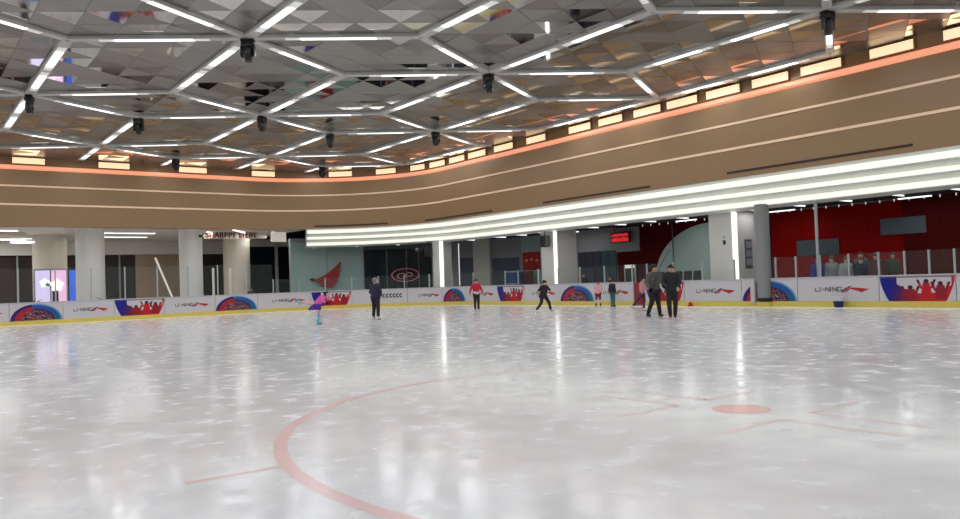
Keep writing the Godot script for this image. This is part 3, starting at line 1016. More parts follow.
func corner_and_right() -> void:
	# dark slatted ceiling behind the soffit
	var cl := base("ceiling_corner")
	structure(cl, "dark slatted ceiling with short white light tubes behind the boards", "ceiling")
	put("slab", sweep(bar(3.0, 11.5, 4.75, 5.0), 33.6, 90.0, true), M.dark_ceiling, cl)
	for k in 9:
		put("slat", sweep(bar(3.5 + k * 0.52, 3.62 + k * 0.52, 4.42, 4.75), 33.8, 90.0, true), M.dark_ceiling, cl)
	var s := 33.9
	while s < 77.0:
		# the piers stand where some tubes would be
		if (s > 38.7 and s < 40.1) or (s > 48.5 and s < 50.7) or (s > 60.2 and s < 62.5):
			s += 2.05
			continue
		var a := at_path(s, 3.15, true) + Vector3.UP * 4.22
		var b := at_path(s, 4.3, true) + Vector3.UP * 4.22
		linear_light(cl, a, b, 0.07, 34.0, M.led_white)
		put("hanger", tube([a + Vector3.UP * 0.02, a + Vector3.UP * 0.55], 0.012, 6), M.steel, cl)
		put("hanger", tube([b + Vector3.UP * 0.02, b + Vector3.UP * 0.55], 0.012, 6), M.steel, cl)
		s += 2.05
	s = 54.0
	while s < 73.0:
		var p := at_path(s, 5.5) + Vector3.UP * 4.32
		put("downlight", lathe([Vector2(0, -0.01), Vector2(0.022, -0.01), Vector2(0.03, 0.1), Vector2(0, 0.1)], 10), M.strip_soft, cl).position = p
		s += 0.62
	for q in [[48.6, 4.3], [69.0, 4.3], [71.6, 4.2], [63.0, 4.3], [57.5, 4.2]]:
		var a := at_path(q[0], q[1]) + Vector3.UP * 4.3
		var b := at_path(q[0] + 1.3, q[1]) + Vector3.UP * 4.3
		linear_light(cl, a, b, 0.1, 34.0, M.led_white)
	# back wall as one curved run of panels
	var w := base("wall_corner")
	structure(w, "curved back wall in teal, grey and red panels behind the boards", "wall")
	var O := 6.0
	wall_piece("backing", 33.85, 90.0, -0.1, 5.0, O + 0.06, 0.4, M.wall_grey, w)
	wall_piece("teal_panel", 33.86, 35.35, -0.1, 4.7, O, 0.06, M.teal_wall, w)
	wall_piece("teal_panel", 35.38, 36.9, -0.1, 4.7, O, 0.06, M.teal_wall, w)
	wall_piece("grey_panel", 39.9, 44.1, -0.1, 4.7, O, 0.06, M.wall_grey, w)
	wall_piece("navy_panel", 41.13, 41.83, -0.1, 3.2, O - 0.05, 0.05, M.blue_grey, w)
	wall_piece("navy_panel", 42.72, 44.01, -0.1, 3.05, O - 0.05, 0.05, M.blue_grey, w)
	wall_piece("half_column", 41.88, 42.68, -0.1, 4.7, O - 0.35, 0.4, M.pier_grey, w)
	wall_piece("teal_panel", 44.12, 46.0, -0.1, 4.7, O, 0.06, M.teal_wall, w)
	wall_piece("grey_panel", 46.0, 51.4, 3.1, 4.5, O - 0.05, 0.12, M.wall_grey, w)
	wall_piece("grey_panel", 51.4, 53.3, 2.95, 4.4, O - 0.05, 0.12, M.wall_grey, w)
	wall_piece("red_panel", 51.45, 56.2, -0.1, 4.7, O, 0.06, M.dark_red_wall, w)
	for k in 4:
		wall_piece("red_panel", 61.95 + k * 1.615, 61.95 + (k + 1) * 1.615 - 0.012, -0.1, 4.4, O, 0.06, M.red_wall, w)
	for k in 4:
		wall_piece("dark_red_panel", 68.42 + k * 1.5, 68.42 + (k + 1) * 1.5 - 0.012, -0.1, 4.6, O - 0.12, 0.18, M.dark_red_wall, w)
	wall_piece("dark_red_panel", 56.2, 61.9, -0.1, 4.6, O, 0.06, M.dark_red_wall, w)
	var o1 := wall_piece("opening", 67.45, 69.36, 2.9, 3.62, O - 0.16, 0.05, M.slate, w)
	wall_piece("opening", 63.33, 65.45, 2.15, 2.9, O - 0.05, 0.05, M.slate, w)
	# dark glazed shop with a pink oval logo
	var sh := base("window_1")
	structure(sh, "dark glass shop front with a pink oval emblem in the rink corner", "shop window")
	wall_piece("pane", 36.95, 37.9, -0.05, 4.05, O, 0.06, M.dark_glass, sh)
	wall_piece("pane", 37.95, 38.75, -0.05, 4.05, O, 0.06, M.dark_glass, sh)
	wall_piece("pane", 38.8, 39.3, -0.05, 4.05, O, 0.06, M.dark_glass, sh)
	wall_piece("pane", 39.34, 39.88, -0.05, 4.05, O, 0.06, M.dark_glass, sh)
	for x in [37.92, 38.77, 39.32]:
		wall_piece("mullion", x - 0.022, x + 0.022, -0.05, 3.3, O - 0.04, 0.06, M.slate, sh)
	wall_piece("header", 36.95, 39.9, 4.05, 4.7, O - 0.02, 0.08, M.slate, sh)
	var ov := put("oval_emblem", oval(38.72, O - 0.06, 2.12, 0.62, 0.5, 0.055), M.oval_pink, sh)
	for q in [[38.55, 2.05, 0.2, 0.22], [38.88, 2.15, 0.17, 0.16]]:
		put("emblem_loop", oval(q[0], O - 0.06, q[1], q[2], q[3], 0.05), M.oval_pink, sh)
	# glazed doors
	var dr := base("door_1")
	structure(dr, "dark navy glazed doors with one lighter teal leaf under the grey band", "door")
	for q in [[48.06, 48.7, "navy"], [48.73, 49.38, "navy"], [49.41, 50.06, "navy"], [50.12, 50.7, "teal_glass"], [50.73, 51.33, "teal_glass"]]:
		var lf := wall_piece("door_leaf", q[0], q[1], -0.02, 3.08, O - 0.02, 0.08, M[q[2]], dr)
	wall_piece("handle", 49.34, 49.37, 1.0, 1.7, O - 0.09, 0.03, M.steel, dr)
	wall_piece("handle", 50.66, 50.69, 1.0, 1.7, O - 0.09, 0.03, M.steel, dr)
	# red crescent-shaped sculpture with a dark tip
	var cr := base("crescent_sculpture")
	tag(cr, "large red crescent-shaped wall sign with a dark pointed tip", "wall sign")
	var ss := tool()
	var n := 22
	for i in n:
		var t0 := float(i) / n
		var t1 := float(i + 1) / n
		crescent_slice(ss, t0, t1, O - 0.25)
	put("crescent", ss.commit(), M.crescent_red, cr)
	var tp := tool()
	add_tube(tp, [cres_pt(0.02, 0.5, O - 0.2), cres_pt(-0.06, 0.6, O - 0.2), cres_pt(-0.14, 0.62, O - 0.2)], [0.12, 0.09, 0.02], 10)
	put("tip", tp.commit(), M.black, cr)
	# banner with gold stars, and a blue cabinet beneath
	var bn := base("red_banner")
	tag(bn, "red rectangular banner with three gold dots on the teal wall", "banner")
	wall_piece("cloth", 44.2, 45.12, 2.1, 3.35, O - 0.05, 0.04, M.banner_red, bn)
	for q in [[44.4, 2.78], [44.68, 2.85], [44.95, 2.76]]:
		wall_piece("gold_dot", q[0] - 0.07, q[0] + 0.07, q[1] - 0.08, q[1] + 0.08, O - 0.065, 0.02, M.banner_gold, bn)
	var bb := base("ticket_booth")
	tag(bb, "blue box-shaped booth under the red banner", "booth")
	wall_piece("body", 43.95, 44.5, 0.0, 2.0, 4.6, 0.9, M.box_blue, bb)
	wall_piece("top", 43.92, 44.53, 2.0, 2.08, 4.55, 1.0, M.cap_grey, bb)
	wall_piece("counter", 43.93, 44.52, 1.2, 1.26, 4.5, 0.2, M.cap_grey, bb)
	var rb := base("red_stand")
	tag(rb, "red display stand right of the blue booth", "stand")
	wall_piece("board", 44.58, 45.1, 0.1, 2.05, 5.2, 0.06, M.dark_red_wall, rb)
	wall_piece("foot", 44.56, 45.12, -0.02, 0.1, 5.05, 0.4, M.black, rb)
	# red LED sign
	var ls := base("led_sign")
	tag(ls, "glowing red LED sign in two rows hanging over the grey band", "sign")
	wall_piece("case", 51.42, 52.92, 3.5, 4.12, O - 0.5, 0.16, M.sign_case, ls)
	for row in 2:
		var x := 51.52
		var k := 0
		while x < 52.78:
			var wdt: float = 0.1 if row == 0 else 0.15
			var y0: float = 3.86 if row == 0 else 3.56
			var h: float = 0.17 if row == 0 else 0.24
			wall_piece("led_glyph", x, x + wdt, y0, y0 + h * (1.0 if k % 3 else 0.8), O - 0.52, 0.02, M.red_glow, ls)
			x += wdt + 0.05
			k += 1
	var lp := at_path(52.17, O - 0.6) + Vector3.UP * 3.8
	area_light(ls, lp, Vector3.UP.cross(out_path(52.17)), -out_path(52.17), Vector2(1.3, 0.5), 0.4, rgb(255, 60, 60))
	put("hanger", tube([at_path(51.7, O - 0.42) + Vector3.UP * 4.12, at_path(51.7, O - 0.42) + Vector3.UP * 4.8], 0.02, 6), M.black, ls)
	put("hanger", tube([at_path(52.65, O - 0.42) + Vector3.UP * 4.12, at_path(52.65, O - 0.42) + Vector3.UP * 4.8], 0.02, 6), M.black, ls)
	# big pale disc wall with black seats in front
	var ds := base("disc_wall")
	tag(ds, "big pale teal disc set on the dark red wall behind black seats", "wall panel")
	var dm := tool()
	var cs := 58.4
	var cy := 1.3
	var m := 40
	for i in m:
		var a0 := lerpf(0.72, PI, float(i) / m)
		var a1 := lerpf(0.72, PI, float(i + 1) / m)
		var p0 := disc_pt(cs + 3.95 * cos(a0), cy + 2.92 * sin(a0), O - 0.04)
		var p1 := disc_pt(cs + 3.95 * cos(a1), cy + 2.92 * sin(a1), O - 0.04)
		var b0 := disc_pt(cs + 3.95 * cos(a0), -0.02, O - 0.04)
		var b1 := disc_pt(cs + 3.95 * cos(a1), -0.02, O - 0.04)
		quad(dm, p0, p1, b1, b0, Vector3.LEFT)
		var t := Vector3(0.04, 0, 0)
		quad(dm, p0, p1, p1 + t, p0 + t, (p0 + p1 - disc_pt(cs, cy, O) * 2.0).normalized())
	put("disc", dm.commit(), M.teal_disc, ds)
	put("pole", tube([disc_pt(55.85, 0.0, O - 0.15), disc_pt(55.85, 4.4, O - 0.15)], 0.03, 8), M.slate, ds)
	for k in 5:
		seat(at_path(55.9 + k * 0.62, 4.4), ["farthest from the round column", "second from the left end", "in the middle of its row", "second from the grey pier", "nearest the grey pier"][k])
	# loudspeakers under the soffit
	speaker(Vector3(0, 0, 0), 51.15, 3.62, 0.45, "black loudspeaker box hanging left of the lit pier")
	speaker(Vector3(0, 0, 0), 41.1, 3.55, 0.6, "dark loudspeaker hanging beside the first lit pier")
	# tall thin pole in front of the red wall
	var tp2 := put("pole", tube([at_path(67.6, 0.35), at_path(67.6, 0.35) + Vector3.UP * 4.3], 0.06, 10), M.glass_post)
	tag(tp2, "tall thin grey pole standing before the red wall", "pole")
	# low red board and sign stand near the gate
	var st2 := base("notice_stand", at_path(57.0, 1.0), -PI / 2)
	tag(st2, "white-topped notice stand behind the boards near the red gate", "stand")
	put("post", tube([Vector3(-0.35, 0, 0), Vector3(-0.35, 2.05, 0)], 0.035, 8), M.glass_post, st2)
	put("post", tube([Vector3(0.35, 0, 0), Vector3(0.35, 2.05, 0)], 0.035, 8), M.glass_post, st2)
	put("board", corner_box(Vector3(-0.32, 1.1, -0.02), Vector3(0.32, 1.85, 0.02), 0.006), M.black, st2)
	put("header", corner_box(Vector3(-0.32, 1.88, -0.03), Vector3(0.32, 2.05, 0.03), 0.01), mat("header_white", rgb(226, 224, 220), 0.4, 0.0, 0.3, rgb(255, 250, 244)), st2)

func disc_pt(s: float, y: float, off: float) -> Vector3:
	return at_path(s, off) + Vector3.UP * y

func oval(s: float, off: float, y: float, rs: float, ry: float, w: float) -> ArrayMesh:
	var st := tool()
	var n := 28
	for i in n:
		var q: Array[Vector3] = []
		for e in [[i, 1.0], [i + 1, 1.0], [i + 1, 0.0], [i, 0.0]]:
			var a: float = TAU * e[0] / n
			var k: float = 0.0 if e[1] == 1.0 else w
			q.append(at_path(s + (rs - k) * cos(a), off) + Vector3.UP * (y + (ry - k) * sin(a)))
		var back := out_path(s) * 0.02
		quad(st, q[0], q[1], q[2], q[3], -out_path(s))
		quad(st, q[0], q[1], q[1] + back, q[0] + back, (q[0] - q[3]).normalized())
		quad(st, q[3], q[2], q[2] + back, q[3] + back, (q[3] - q[0]).normalized())
	return st.commit()

# the crescent: t from the dark tip at lower left to the point at upper right, v across it
func cres_pt(t: float, v: float, off: float) -> Vector3:
	var up_curve := Vector2(lerpf(34.75, 35.95, t), 2.02 + 1.25 * pow(maxf(t, 0.0), 1.7))
	var tt := clampf(t, 0.0, 1.0)
	var lo_curve := Vector2(lerpf(34.75, 35.95, t) + 0.28 * sin(PI * tt), 2.0 + 1.27 * pow(tt, 2.2) - 0.95 * sin(PI * tt) * (1.0 - 0.35 * tt))
	var p := lo_curve.lerp(up_curve, v)
	return at_path(p.x, off) + Vector3.UP * p.y

func crescent_slice(st: SurfaceTool, t0: float, t1: float, off: float) -> void:
	var n := -out_path(35.3)
	var a := cres_pt(t0, 0, off)
	var b := cres_pt(t1, 0, off)
	var c := cres_pt(t1, 1, off)
	var d := cres_pt(t0, 1, off)
	var k := -n * 0.2
	quad(st, a, b, c, d, n)
	quad(st, a + k, b + k, c + k, d + k, -n)
	quad(st, a, b, b + k, a + k, (a - d).normalized() if a.distance_to(d) > 0.001 else Vector3.DOWN)
	quad(st, d, c, c + k, d + k, (d - a).normalized() if a.distance_to(d) > 0.001 else Vector3.UP)

func seat(at: Vector3, which: String) -> void:
	var o := base("spectator_seat", at, -PI / 2)
	tag(o, "black seat before the pale disc wall, " + which, "seat", "black seats in front of the disc wall")
	put("seat_pan", box_mesh(Vector3(0, 0.45, 0.05), Vector3(0.5, 0.08, 0.46), Basis(), 0.03), M.black, o)
	put("backrest", box_mesh(Vector3(0, 1.05, -0.2), Vector3(0.52, 1.2, 0.09), Basis(Vector3.RIGHT, -0.12), 0.04), M.black, o)
	put("pedestal", box_mesh(Vector3(0, 0.2, 0), Vector3(0.12, 0.42, 0.3), Basis(), 0.02), M.black, o)

func speaker(_p: Vector3, s: float, y: float, off: float, label: String) -> void:
	var o := base("loudspeaker", at_path(s, off) + Vector3.UP * y, atan2(-out_path(s).x, -out_path(s).z))
	tag(o, label, "loudspeaker")
	put("cabinet", box_mesh(Vector3.ZERO, Vector3(0.42, 0.66, 0.4), Basis(), 0.03), M.lamp_black, o)
	put("grille", box_mesh(Vector3(0, 0, 0.205), Vector3(0.36, 0.6, 0.02), Basis(), 0.008), M.black, o)
	put("bracket", tube([Vector3(0, 0.3, 0), Vector3(0, 0.75, 0)], 0.03, 8), M.lamp_black, o)

# ------------------------------------------------------------------ piers with vertical light strips, round column
func piers() -> void:
	# each pier: the rink face runs back from the near edge, where the light strip sits
	pier(41.3, 42.0, 1.2, "grey pier with a vertical light strip nearest the rink corner")
	pier(50.4, 51.78, 1.5, "wide grey pier with a vertical light strip, middle one of three")
	pier(62.1, 63.6, 1.7, "wide grey pier with a light strip beside the round column")
	var st := base("light_strip", at_path(43.16, 0.75) + Vector3.UP * 1.2)
	tag(st, "thin vertical light strip standing alone right of the corner pier", "light strip")
	put("channel", box_mesh(Vector3(0, 1.4, 0), Vector3(0.08, 2.8, 0.08), Basis(Vector3.UP, -0.9)), M.steel, st)
	var facing := -(out_path(43.16) + Vector3(0.6, 0, -0.8) * 0.8).normalized()
	var st_b := put("diffuser", box_mesh(facing * 0.05 + Vector3.UP * 1.4, Vector3(0.05, 2.7, 0.05), Basis(Vector3.UP, -0.9)), M.strip_soft, st)
	put("post", tube([Vector3(0, -1.2, 0), Vector3(0, 0.02, 0)], 0.04, 8), M.steel, st)
	# round column standing in the line of the boards
	var rc := base("round_column", at_path(65.38, 0.0))
	tag(rc, "grey round column standing in the line of the rink boards", "column")
	put("shaft", lathe([Vector2(0, 0.0), Vector2(0.295, 0.0), Vector2(0.295, 4.3), Vector2(0, 4.3)], 32), M.pier_round, rc)
	put("base_collar", lathe([Vector2(0.295, 0.0), Vector2(0.335, 0.0), Vector2(0.335, 0.2), Vector2(0.295, 0.22)], 32), M.kick_yellow, rc)
	put("dark_band", lathe([Vector2(0.295, 0.22), Vector2(0.315, 0.22), Vector2(0.315, 0.36), Vector2(0.295, 0.38)], 32), M.black, rc)
	var pd := put("padded_post", box_mesh(Vector3(-0.05, 0.66, -0.5), Vector3(0.22, 1.0, 0.22), Basis(), 0.04), mat("pad_white", rgb(200, 198, 200), 0.5), rc)
	pd.set_meta("label", "pale padded post beside the column")

func pier(s0: float, s1: float, depth: float, label: String) -> void:
	var o := base("light_pier")
	tag(o, label, "pier")
	put("body", sweep(bar(0.8, 0.8 + depth, -0.02, 4.41), s0, s1), M.pier_grey, o)
	put("edge_trim", sweep(bar(0.76, 0.84, -0.02, 4.2), s1 - 0.24, s1 + 0.03), M.white_paint, o)
	var ld := put("light_strip", sweep(bar(0.7, 0.76, 1.0, 4.2), s1 - 0.2, s1 + 0.04), M.strip_white, o)
	var d := -out_path(s1)
	area_light(ld, at_path(s1 - 0.08, 0.66) + Vector3.UP * 2.6, Vector3.UP, d, Vector2(3.1, 0.2), 1.15)
	if s0 > 60.0:
		var nb := sweep(bar(0.78, 0.8, 2.75, 2.95), 62.85, 62.98)
		put("wall_switch", nb, M.black, o)
		put("wall_switch", sweep(bar(0.78, 0.8, 3.05, 3.1), 62.88, 62.95), M.black, o)
		# notice board on the face that looks towards the camera
		var p := at_path(s1, 1.55)
		var fr := put("notice_board", box_mesh(p + Vector3(0, 2.3, 0.03), Vector3(0.5, 1.3, 0.04), Basis(), 0.01), M.slate, o)
		for k in 3:
			put("notice_sheet", box_mesh(p + Vector3(0, 2.7 - k * 0.38, 0.055), Vector3(0.4, 0.3, 0.012)), M.wall_grey, fr)

# ------------------------------------------------------------------ moving-head lamps on the ceiling nodes
func lamps() -> void:
	var spots := [[0, 0, "black stage lamp hanging highest in the picture, left of the middle"], [-4, -6, "black stage lamp nearest the left edge of the picture"], [0, -10, "second black stage lamp from the left edge, over the lilac screen"], [4, -10, "black stage lamp in the left middle where six beams meet"], [4, -20, "small black stage lamp low over the far wall, left of the others there"], [8, -14, "black stage lamp just left of the corner curve, above a lower one"], [12, -24, "lowest black stage lamp, close above the corner of the tan wall"], [12, -14, "black stage lamp just right of the corner curve"], [8, -4, "black stage lamp right of the ceiling's middle"], [12, 2, "black stage lamp at the top right with a lit beam behind"]]
	for q in spots:
		var o := base("stage_lamp", grid(q[0], q[1]) - Vector3.UP * 0.15, VIEW_YAW + float(q[0]) * 0.3)
		o.scale = Vector3.ONE * 1.12
		tag(o, q[2], "stage lamp", "black stage lamps on the ceiling beams")
		put("clamp", box_mesh(Vector3(0, 0.0, 0), Vector3(0.36, 0.06, 0.2), Basis(), 0.015), M.lamp_black, o)
		put("base", box_mesh(Vector3(0, -0.1, 0), Vector3(0.32, 0.15, 0.28), Basis(), 0.035), M.lamp_black, o)
		for s in [-1.0, 1.0]:
			put("yoke_arm", box_mesh(Vector3(s * 0.165, -0.29, 0), Vector3(0.05, 0.3, 0.15), Basis(), 0.018), M.lamp_black, o)
			put("safety_hook", tube([Vector3(s * 0.15, -0.02, 0.13), Vector3(s * 0.15, 0.03, 0.06)], 0.015, 6), M.lamp_black, o)
		var hd := put("head", lathe([Vector2(0, -0.16), Vector2(0.09, -0.16), Vector2(0.13, -0.22), Vector2(0.14, -0.36), Vector2(0.11, -0.5), Vector2(0.1, -0.56), Vector2(0.085, -0.56), Vector2(0.0, -0.54)], 20), M.lamp_black, o)
		put("lens", lathe([Vector2(0, -0.548), Vector2(0.08, -0.545), Vector2(0.08, -0.55), Vector2(0.04, -0.565), Vector2(0, -0.57)], 18), M.lens, hd)

# ------------------------------------------------------------------ figures: smooth bodies meshed from joints
func bone(a: Vector3, b: Vector3, ra: float, rb: float, c := Color(1, 1, 1)) -> Array:
	return [a, b, ra, rb, c]

func blob(bones: Array, cell: float, k: float) -> ArrayMesh:
	var lo := Vector3(1e9, 1e9, 1e9)
	var hi := -lo
	for q in bones:
		var r: float = maxf(q[2], q[3])
		for e in 2:
			lo = lo.min(q[e] - Vector3.ONE * r)
			hi = hi.max(q[e] + Vector3.ONE * r)
	var pad := cell * 2.5 + k * 0.3
	lo -= Vector3.ONE * pad
	hi += Vector3.ONE * pad
	var nx := int((hi.x - lo.x) / cell) + 2
	var ny := int((hi.y - lo.y) / cell) + 2
	var nz := int((hi.z - lo.z) / cell) + 2
	var val := PackedFloat32Array()
	val.resize(nx * ny * nz)
	val.fill(1.0)
	var who := PackedByteArray()
	who.resize(nx * ny * nz)
	var near := PackedFloat32Array()
	near.resize(nx * ny * nz)
	near.fill(1.0)
	for bi in bones.size():
		var q: Array = bones[bi]
		var a: Vector3 = q[0]
		var ab: Vector3 = q[1] - a
		var l2 := maxf(ab.length_squared(), 1e-9)
		var ra: float = q[2]
		var dr: float = q[3] - ra
		var m := maxf(ra, q[3]) + cell * 2.0 + k
		var b0 := (a.min(q[1]) - Vector3.ONE * m - lo) / cell
		var b1 := (a.max(q[1]) + Vector3.ONE * m - lo) / cell
		for z in range(maxi(0, int(b0.z)), mini(nz, int(b1.z) + 2)):
			for y in range(maxi(0, int(b0.y)), mini(ny, int(b1.y) + 2)):
				var row := (z * ny + y) * nx
				for x in range(maxi(0, int(b0.x)), mini(nx, int(b1.x) + 2)):
					var p := lo + Vector3(x, y, z) * cell - a
					var t := clampf(p.dot(ab) / l2, 0.0, 1.0)
					var d := (p - ab * t).length() - ra - dr * t
					var i := row + x
					var v := val[i]
					if d < near[i]:
						near[i] = d
						who[i] = bi
					var h := maxf(k - absf(v - d), 0.0) / k
					val[i] = minf(v, d) - h * h * k * 0.25
	var verts := PackedVector3Array()
	var cols := PackedColorArray()
	var cellv := PackedInt32Array()
	cellv.resize(nx * ny * nz)
	cellv.fill(-1)
	var step := [0, 1, nx, nx + 1, nx * ny, nx * ny + 1, nx * ny + nx, nx * ny + nx + 1]
	var edges := [[0, 1], [2, 3], [4, 5], [6, 7], [0, 2], [1, 3], [4, 6], [5, 7], [0, 4], [1, 5], [2, 6], [3, 7]]
	for z in nz - 1:
		for y in ny - 1:
			var row := (z * ny + y) * nx
			for x in nx - 1:
				var i := row + x
				var v0 := val[i]
				if v0 > cell * 2.0 or v0 < -cell * 2.0:
					continue
				var neg := 0
				for s in 8:
					if val[i + step[s]] < 0.0:
						neg += 1
				if neg == 0 or neg == 8:
					continue
				var sum := Vector3.ZERO
				var cnt := 0
				for e in edges:
					var va := val[i + step[e[0]]]
					var vb := val[i + step[e[1]]]
					if (va < 0.0) != (vb < 0.0):
						var t := va / (va - vb)
						var pa := Vector3(e[0] & 1, (e[0] >> 1) & 1, e[0] >> 2)
						var pb := Vector3(e[1] & 1, (e[1] >> 1) & 1, e[1] >> 2)
						sum += pa.lerp(pb, t)
						cnt += 1
				var best := 0
				for s in 8:
					if near[i + step[s]] < near[i + step[best]]:
						best = s
				cellv[i] = verts.size()
				verts.append(lo + (Vector3(x, y, z) + sum / cnt) * cell)
				cols.append(lin(bones[who[i + step[best]]][4]))
	var norms := PackedVector3Array()
	norms.resize(verts.size())
	var idx := PackedInt32Array()
	var sx := 1
	var sy := nx
	var sz := nx * ny
	for z in range(1, nz - 1):
		for y in range(1, ny - 1):
			var row := (z * ny + y) * nx
			for x in range(1, nx - 1):
				var i := row + x
				var v0 := val[i]
				if absf(v0) > cell * 2.0:
					continue
				for ax in 3:
					var st_n: int = [sx, sy, sz][ax]
					var v1 := val[i + st_n]
					if (v0 < 0.0) == (v1 < 0.0):
						continue
					var u: int = [sy, sz, sx][ax]
					var w: int = [sz, sx, sy][ax]
					var q := [cellv[i - u - w], cellv[i - w], cellv[i], cellv[i - u]]
					if q.min() < 0:
						continue
					var dir := Vector3.ZERO
					dir[ax] = 1.0 if v0 < 0.0 else -1.0
					for t in [[0, 1, 2], [0, 2, 3]]:
						var A: int = q[t[0]]
						var B: int = q[t[1]]
						var C: int = q[t[2]]
						var n := (verts[B] - verts[A]).cross(verts[C] - verts[A])
						if n.dot(dir) > 0.0:
							var s := B
							B = C
							C = s
						else:
							n = -n
						norms[A] += n
						norms[B] += n
						norms[C] += n
						idx.append(A)
						idx.append(B)
						idx.append(C)
	for i in norms.size():
		norms[i] = norms[i].normalized()
	var arr := []
	arr.resize(Mesh.ARRAY_MAX)
	arr[Mesh.ARRAY_VERTEX] = verts
	arr[Mesh.ARRAY_NORMAL] = norms
	arr[Mesh.ARRAY_COLOR] = cols
	arr[Mesh.ARRAY_INDEX] = idx
	var am := ArrayMesh.new()
	am.add_surface_from_arrays(Mesh.PRIMITIVE_TRIANGLES, arr)
	return am

const SKIN := Color(0.80, 0.62, 0.50)

func make_head() -> ArrayMesh:
	# origin at the middle of the skull, face towards +z
	var dark := Color(0.10, 0.08, 0.07)
	var lip := Color(0.66, 0.40, 0.36)
	var b := [
		bone(Vector3(0, 0.035, -0.03), Vector3(0, 0.03, 0.02), 0.084, 0.08, SKIN), bone(Vector3(0, -0.02, 0.025), Vector3(0, -0.085, 0.05), 0.064, 0.032, SKIN),
		bone(Vector3(-0.04, -0.04, 0.03), Vector3(0.04, -0.04, 0.03), 0.038, 0.038, SKIN), bone(Vector3(0, 0.005, 0.098), Vector3(0, -0.028, 0.113), 0.009, 0.013, SKIN),
		bone(Vector3(-0.03, 0.018, 0.088), Vector3(0.03, 0.018, 0.088), 0.012, 0.012, SKIN), bone(Vector3(-0.018, -0.062, 0.084), Vector3(0.018, -0.062, 0.084), 0.008, 0.008, lip),
		bone(Vector3(-0.032, 0.0, 0.089), Vector3(-0.026, 0.0, 0.091), 0.0085, 0.0085, dark), bone(Vector3(0.032, 0.0, 0.089), Vector3(0.026, 0.0, 0.091), 0.0085, 0.0085, dark),
		bone(Vector3(-0.082, 0.01, -0.01), Vector3(-0.08, -0.03, -0.004), 0.014, 0.01, SKIN), bone(Vector3(0.082, 0.01, -0.01), Vector3(0.08, -0.03, -0.004), 0.014, 0.01, SKIN),
		bone(Vector3(0, -0.06, -0.02), Vector3(0, -0.14, -0.025), 0.052, 0.054, SKIN)]
	return blob(b, 0.0075, 0.02)

func make_hand() -> ArrayMesh:
	# origin at the wrist, fingers along -y, palm towards +z, thumb towards +x; slightly curled
	var b := [bone(Vector3(0, 0.02, 0), Vector3(0, -0.03, 0), 0.026, 0.026, SKIN)]
	for k in 4:
		var x := -0.03 + 0.02 * k
		b.append(bone(Vector3(x * 0.7, -0.02, 0), Vector3(x, -0.085, 0), 0.015, 0.0125, SKIN))
		var l: float = [0.062, 0.076, 0.082, 0.072][k]
		var p0 := Vector3(x, -0.09, 0.002)
		var p1 := p0 + Vector3(x * 0.08, -l * 0.5, 0.010)
		var p2 := p1 + Vector3(x * 0.05, -l * 0.4, 0.026)
		b.append(bone(p0, p1, 0.0095, 0.0088, SKIN))
		b.append(bone(p1, p2, 0.0088, 0.0072, SKIN))
	b.append(bone(Vector3(0.018, -0.02, 0.004), Vector3(0.048, -0.055, 0.018), 0.015, 0.011, SKIN))
	b.append(bone(Vector3(0.048, -0.055, 0.018), Vector3(0.056, -0.088, 0.03), 0.0105, 0.0085, SKIN))
	return blob(b, 0.0045, 0.006)

func aim_basis(down: Vector3, front: Vector3) -> Basis:
	var y := -down.normalized()
	var x := y.cross(front).normalized()
	return Basis(x, y, x.cross(y))

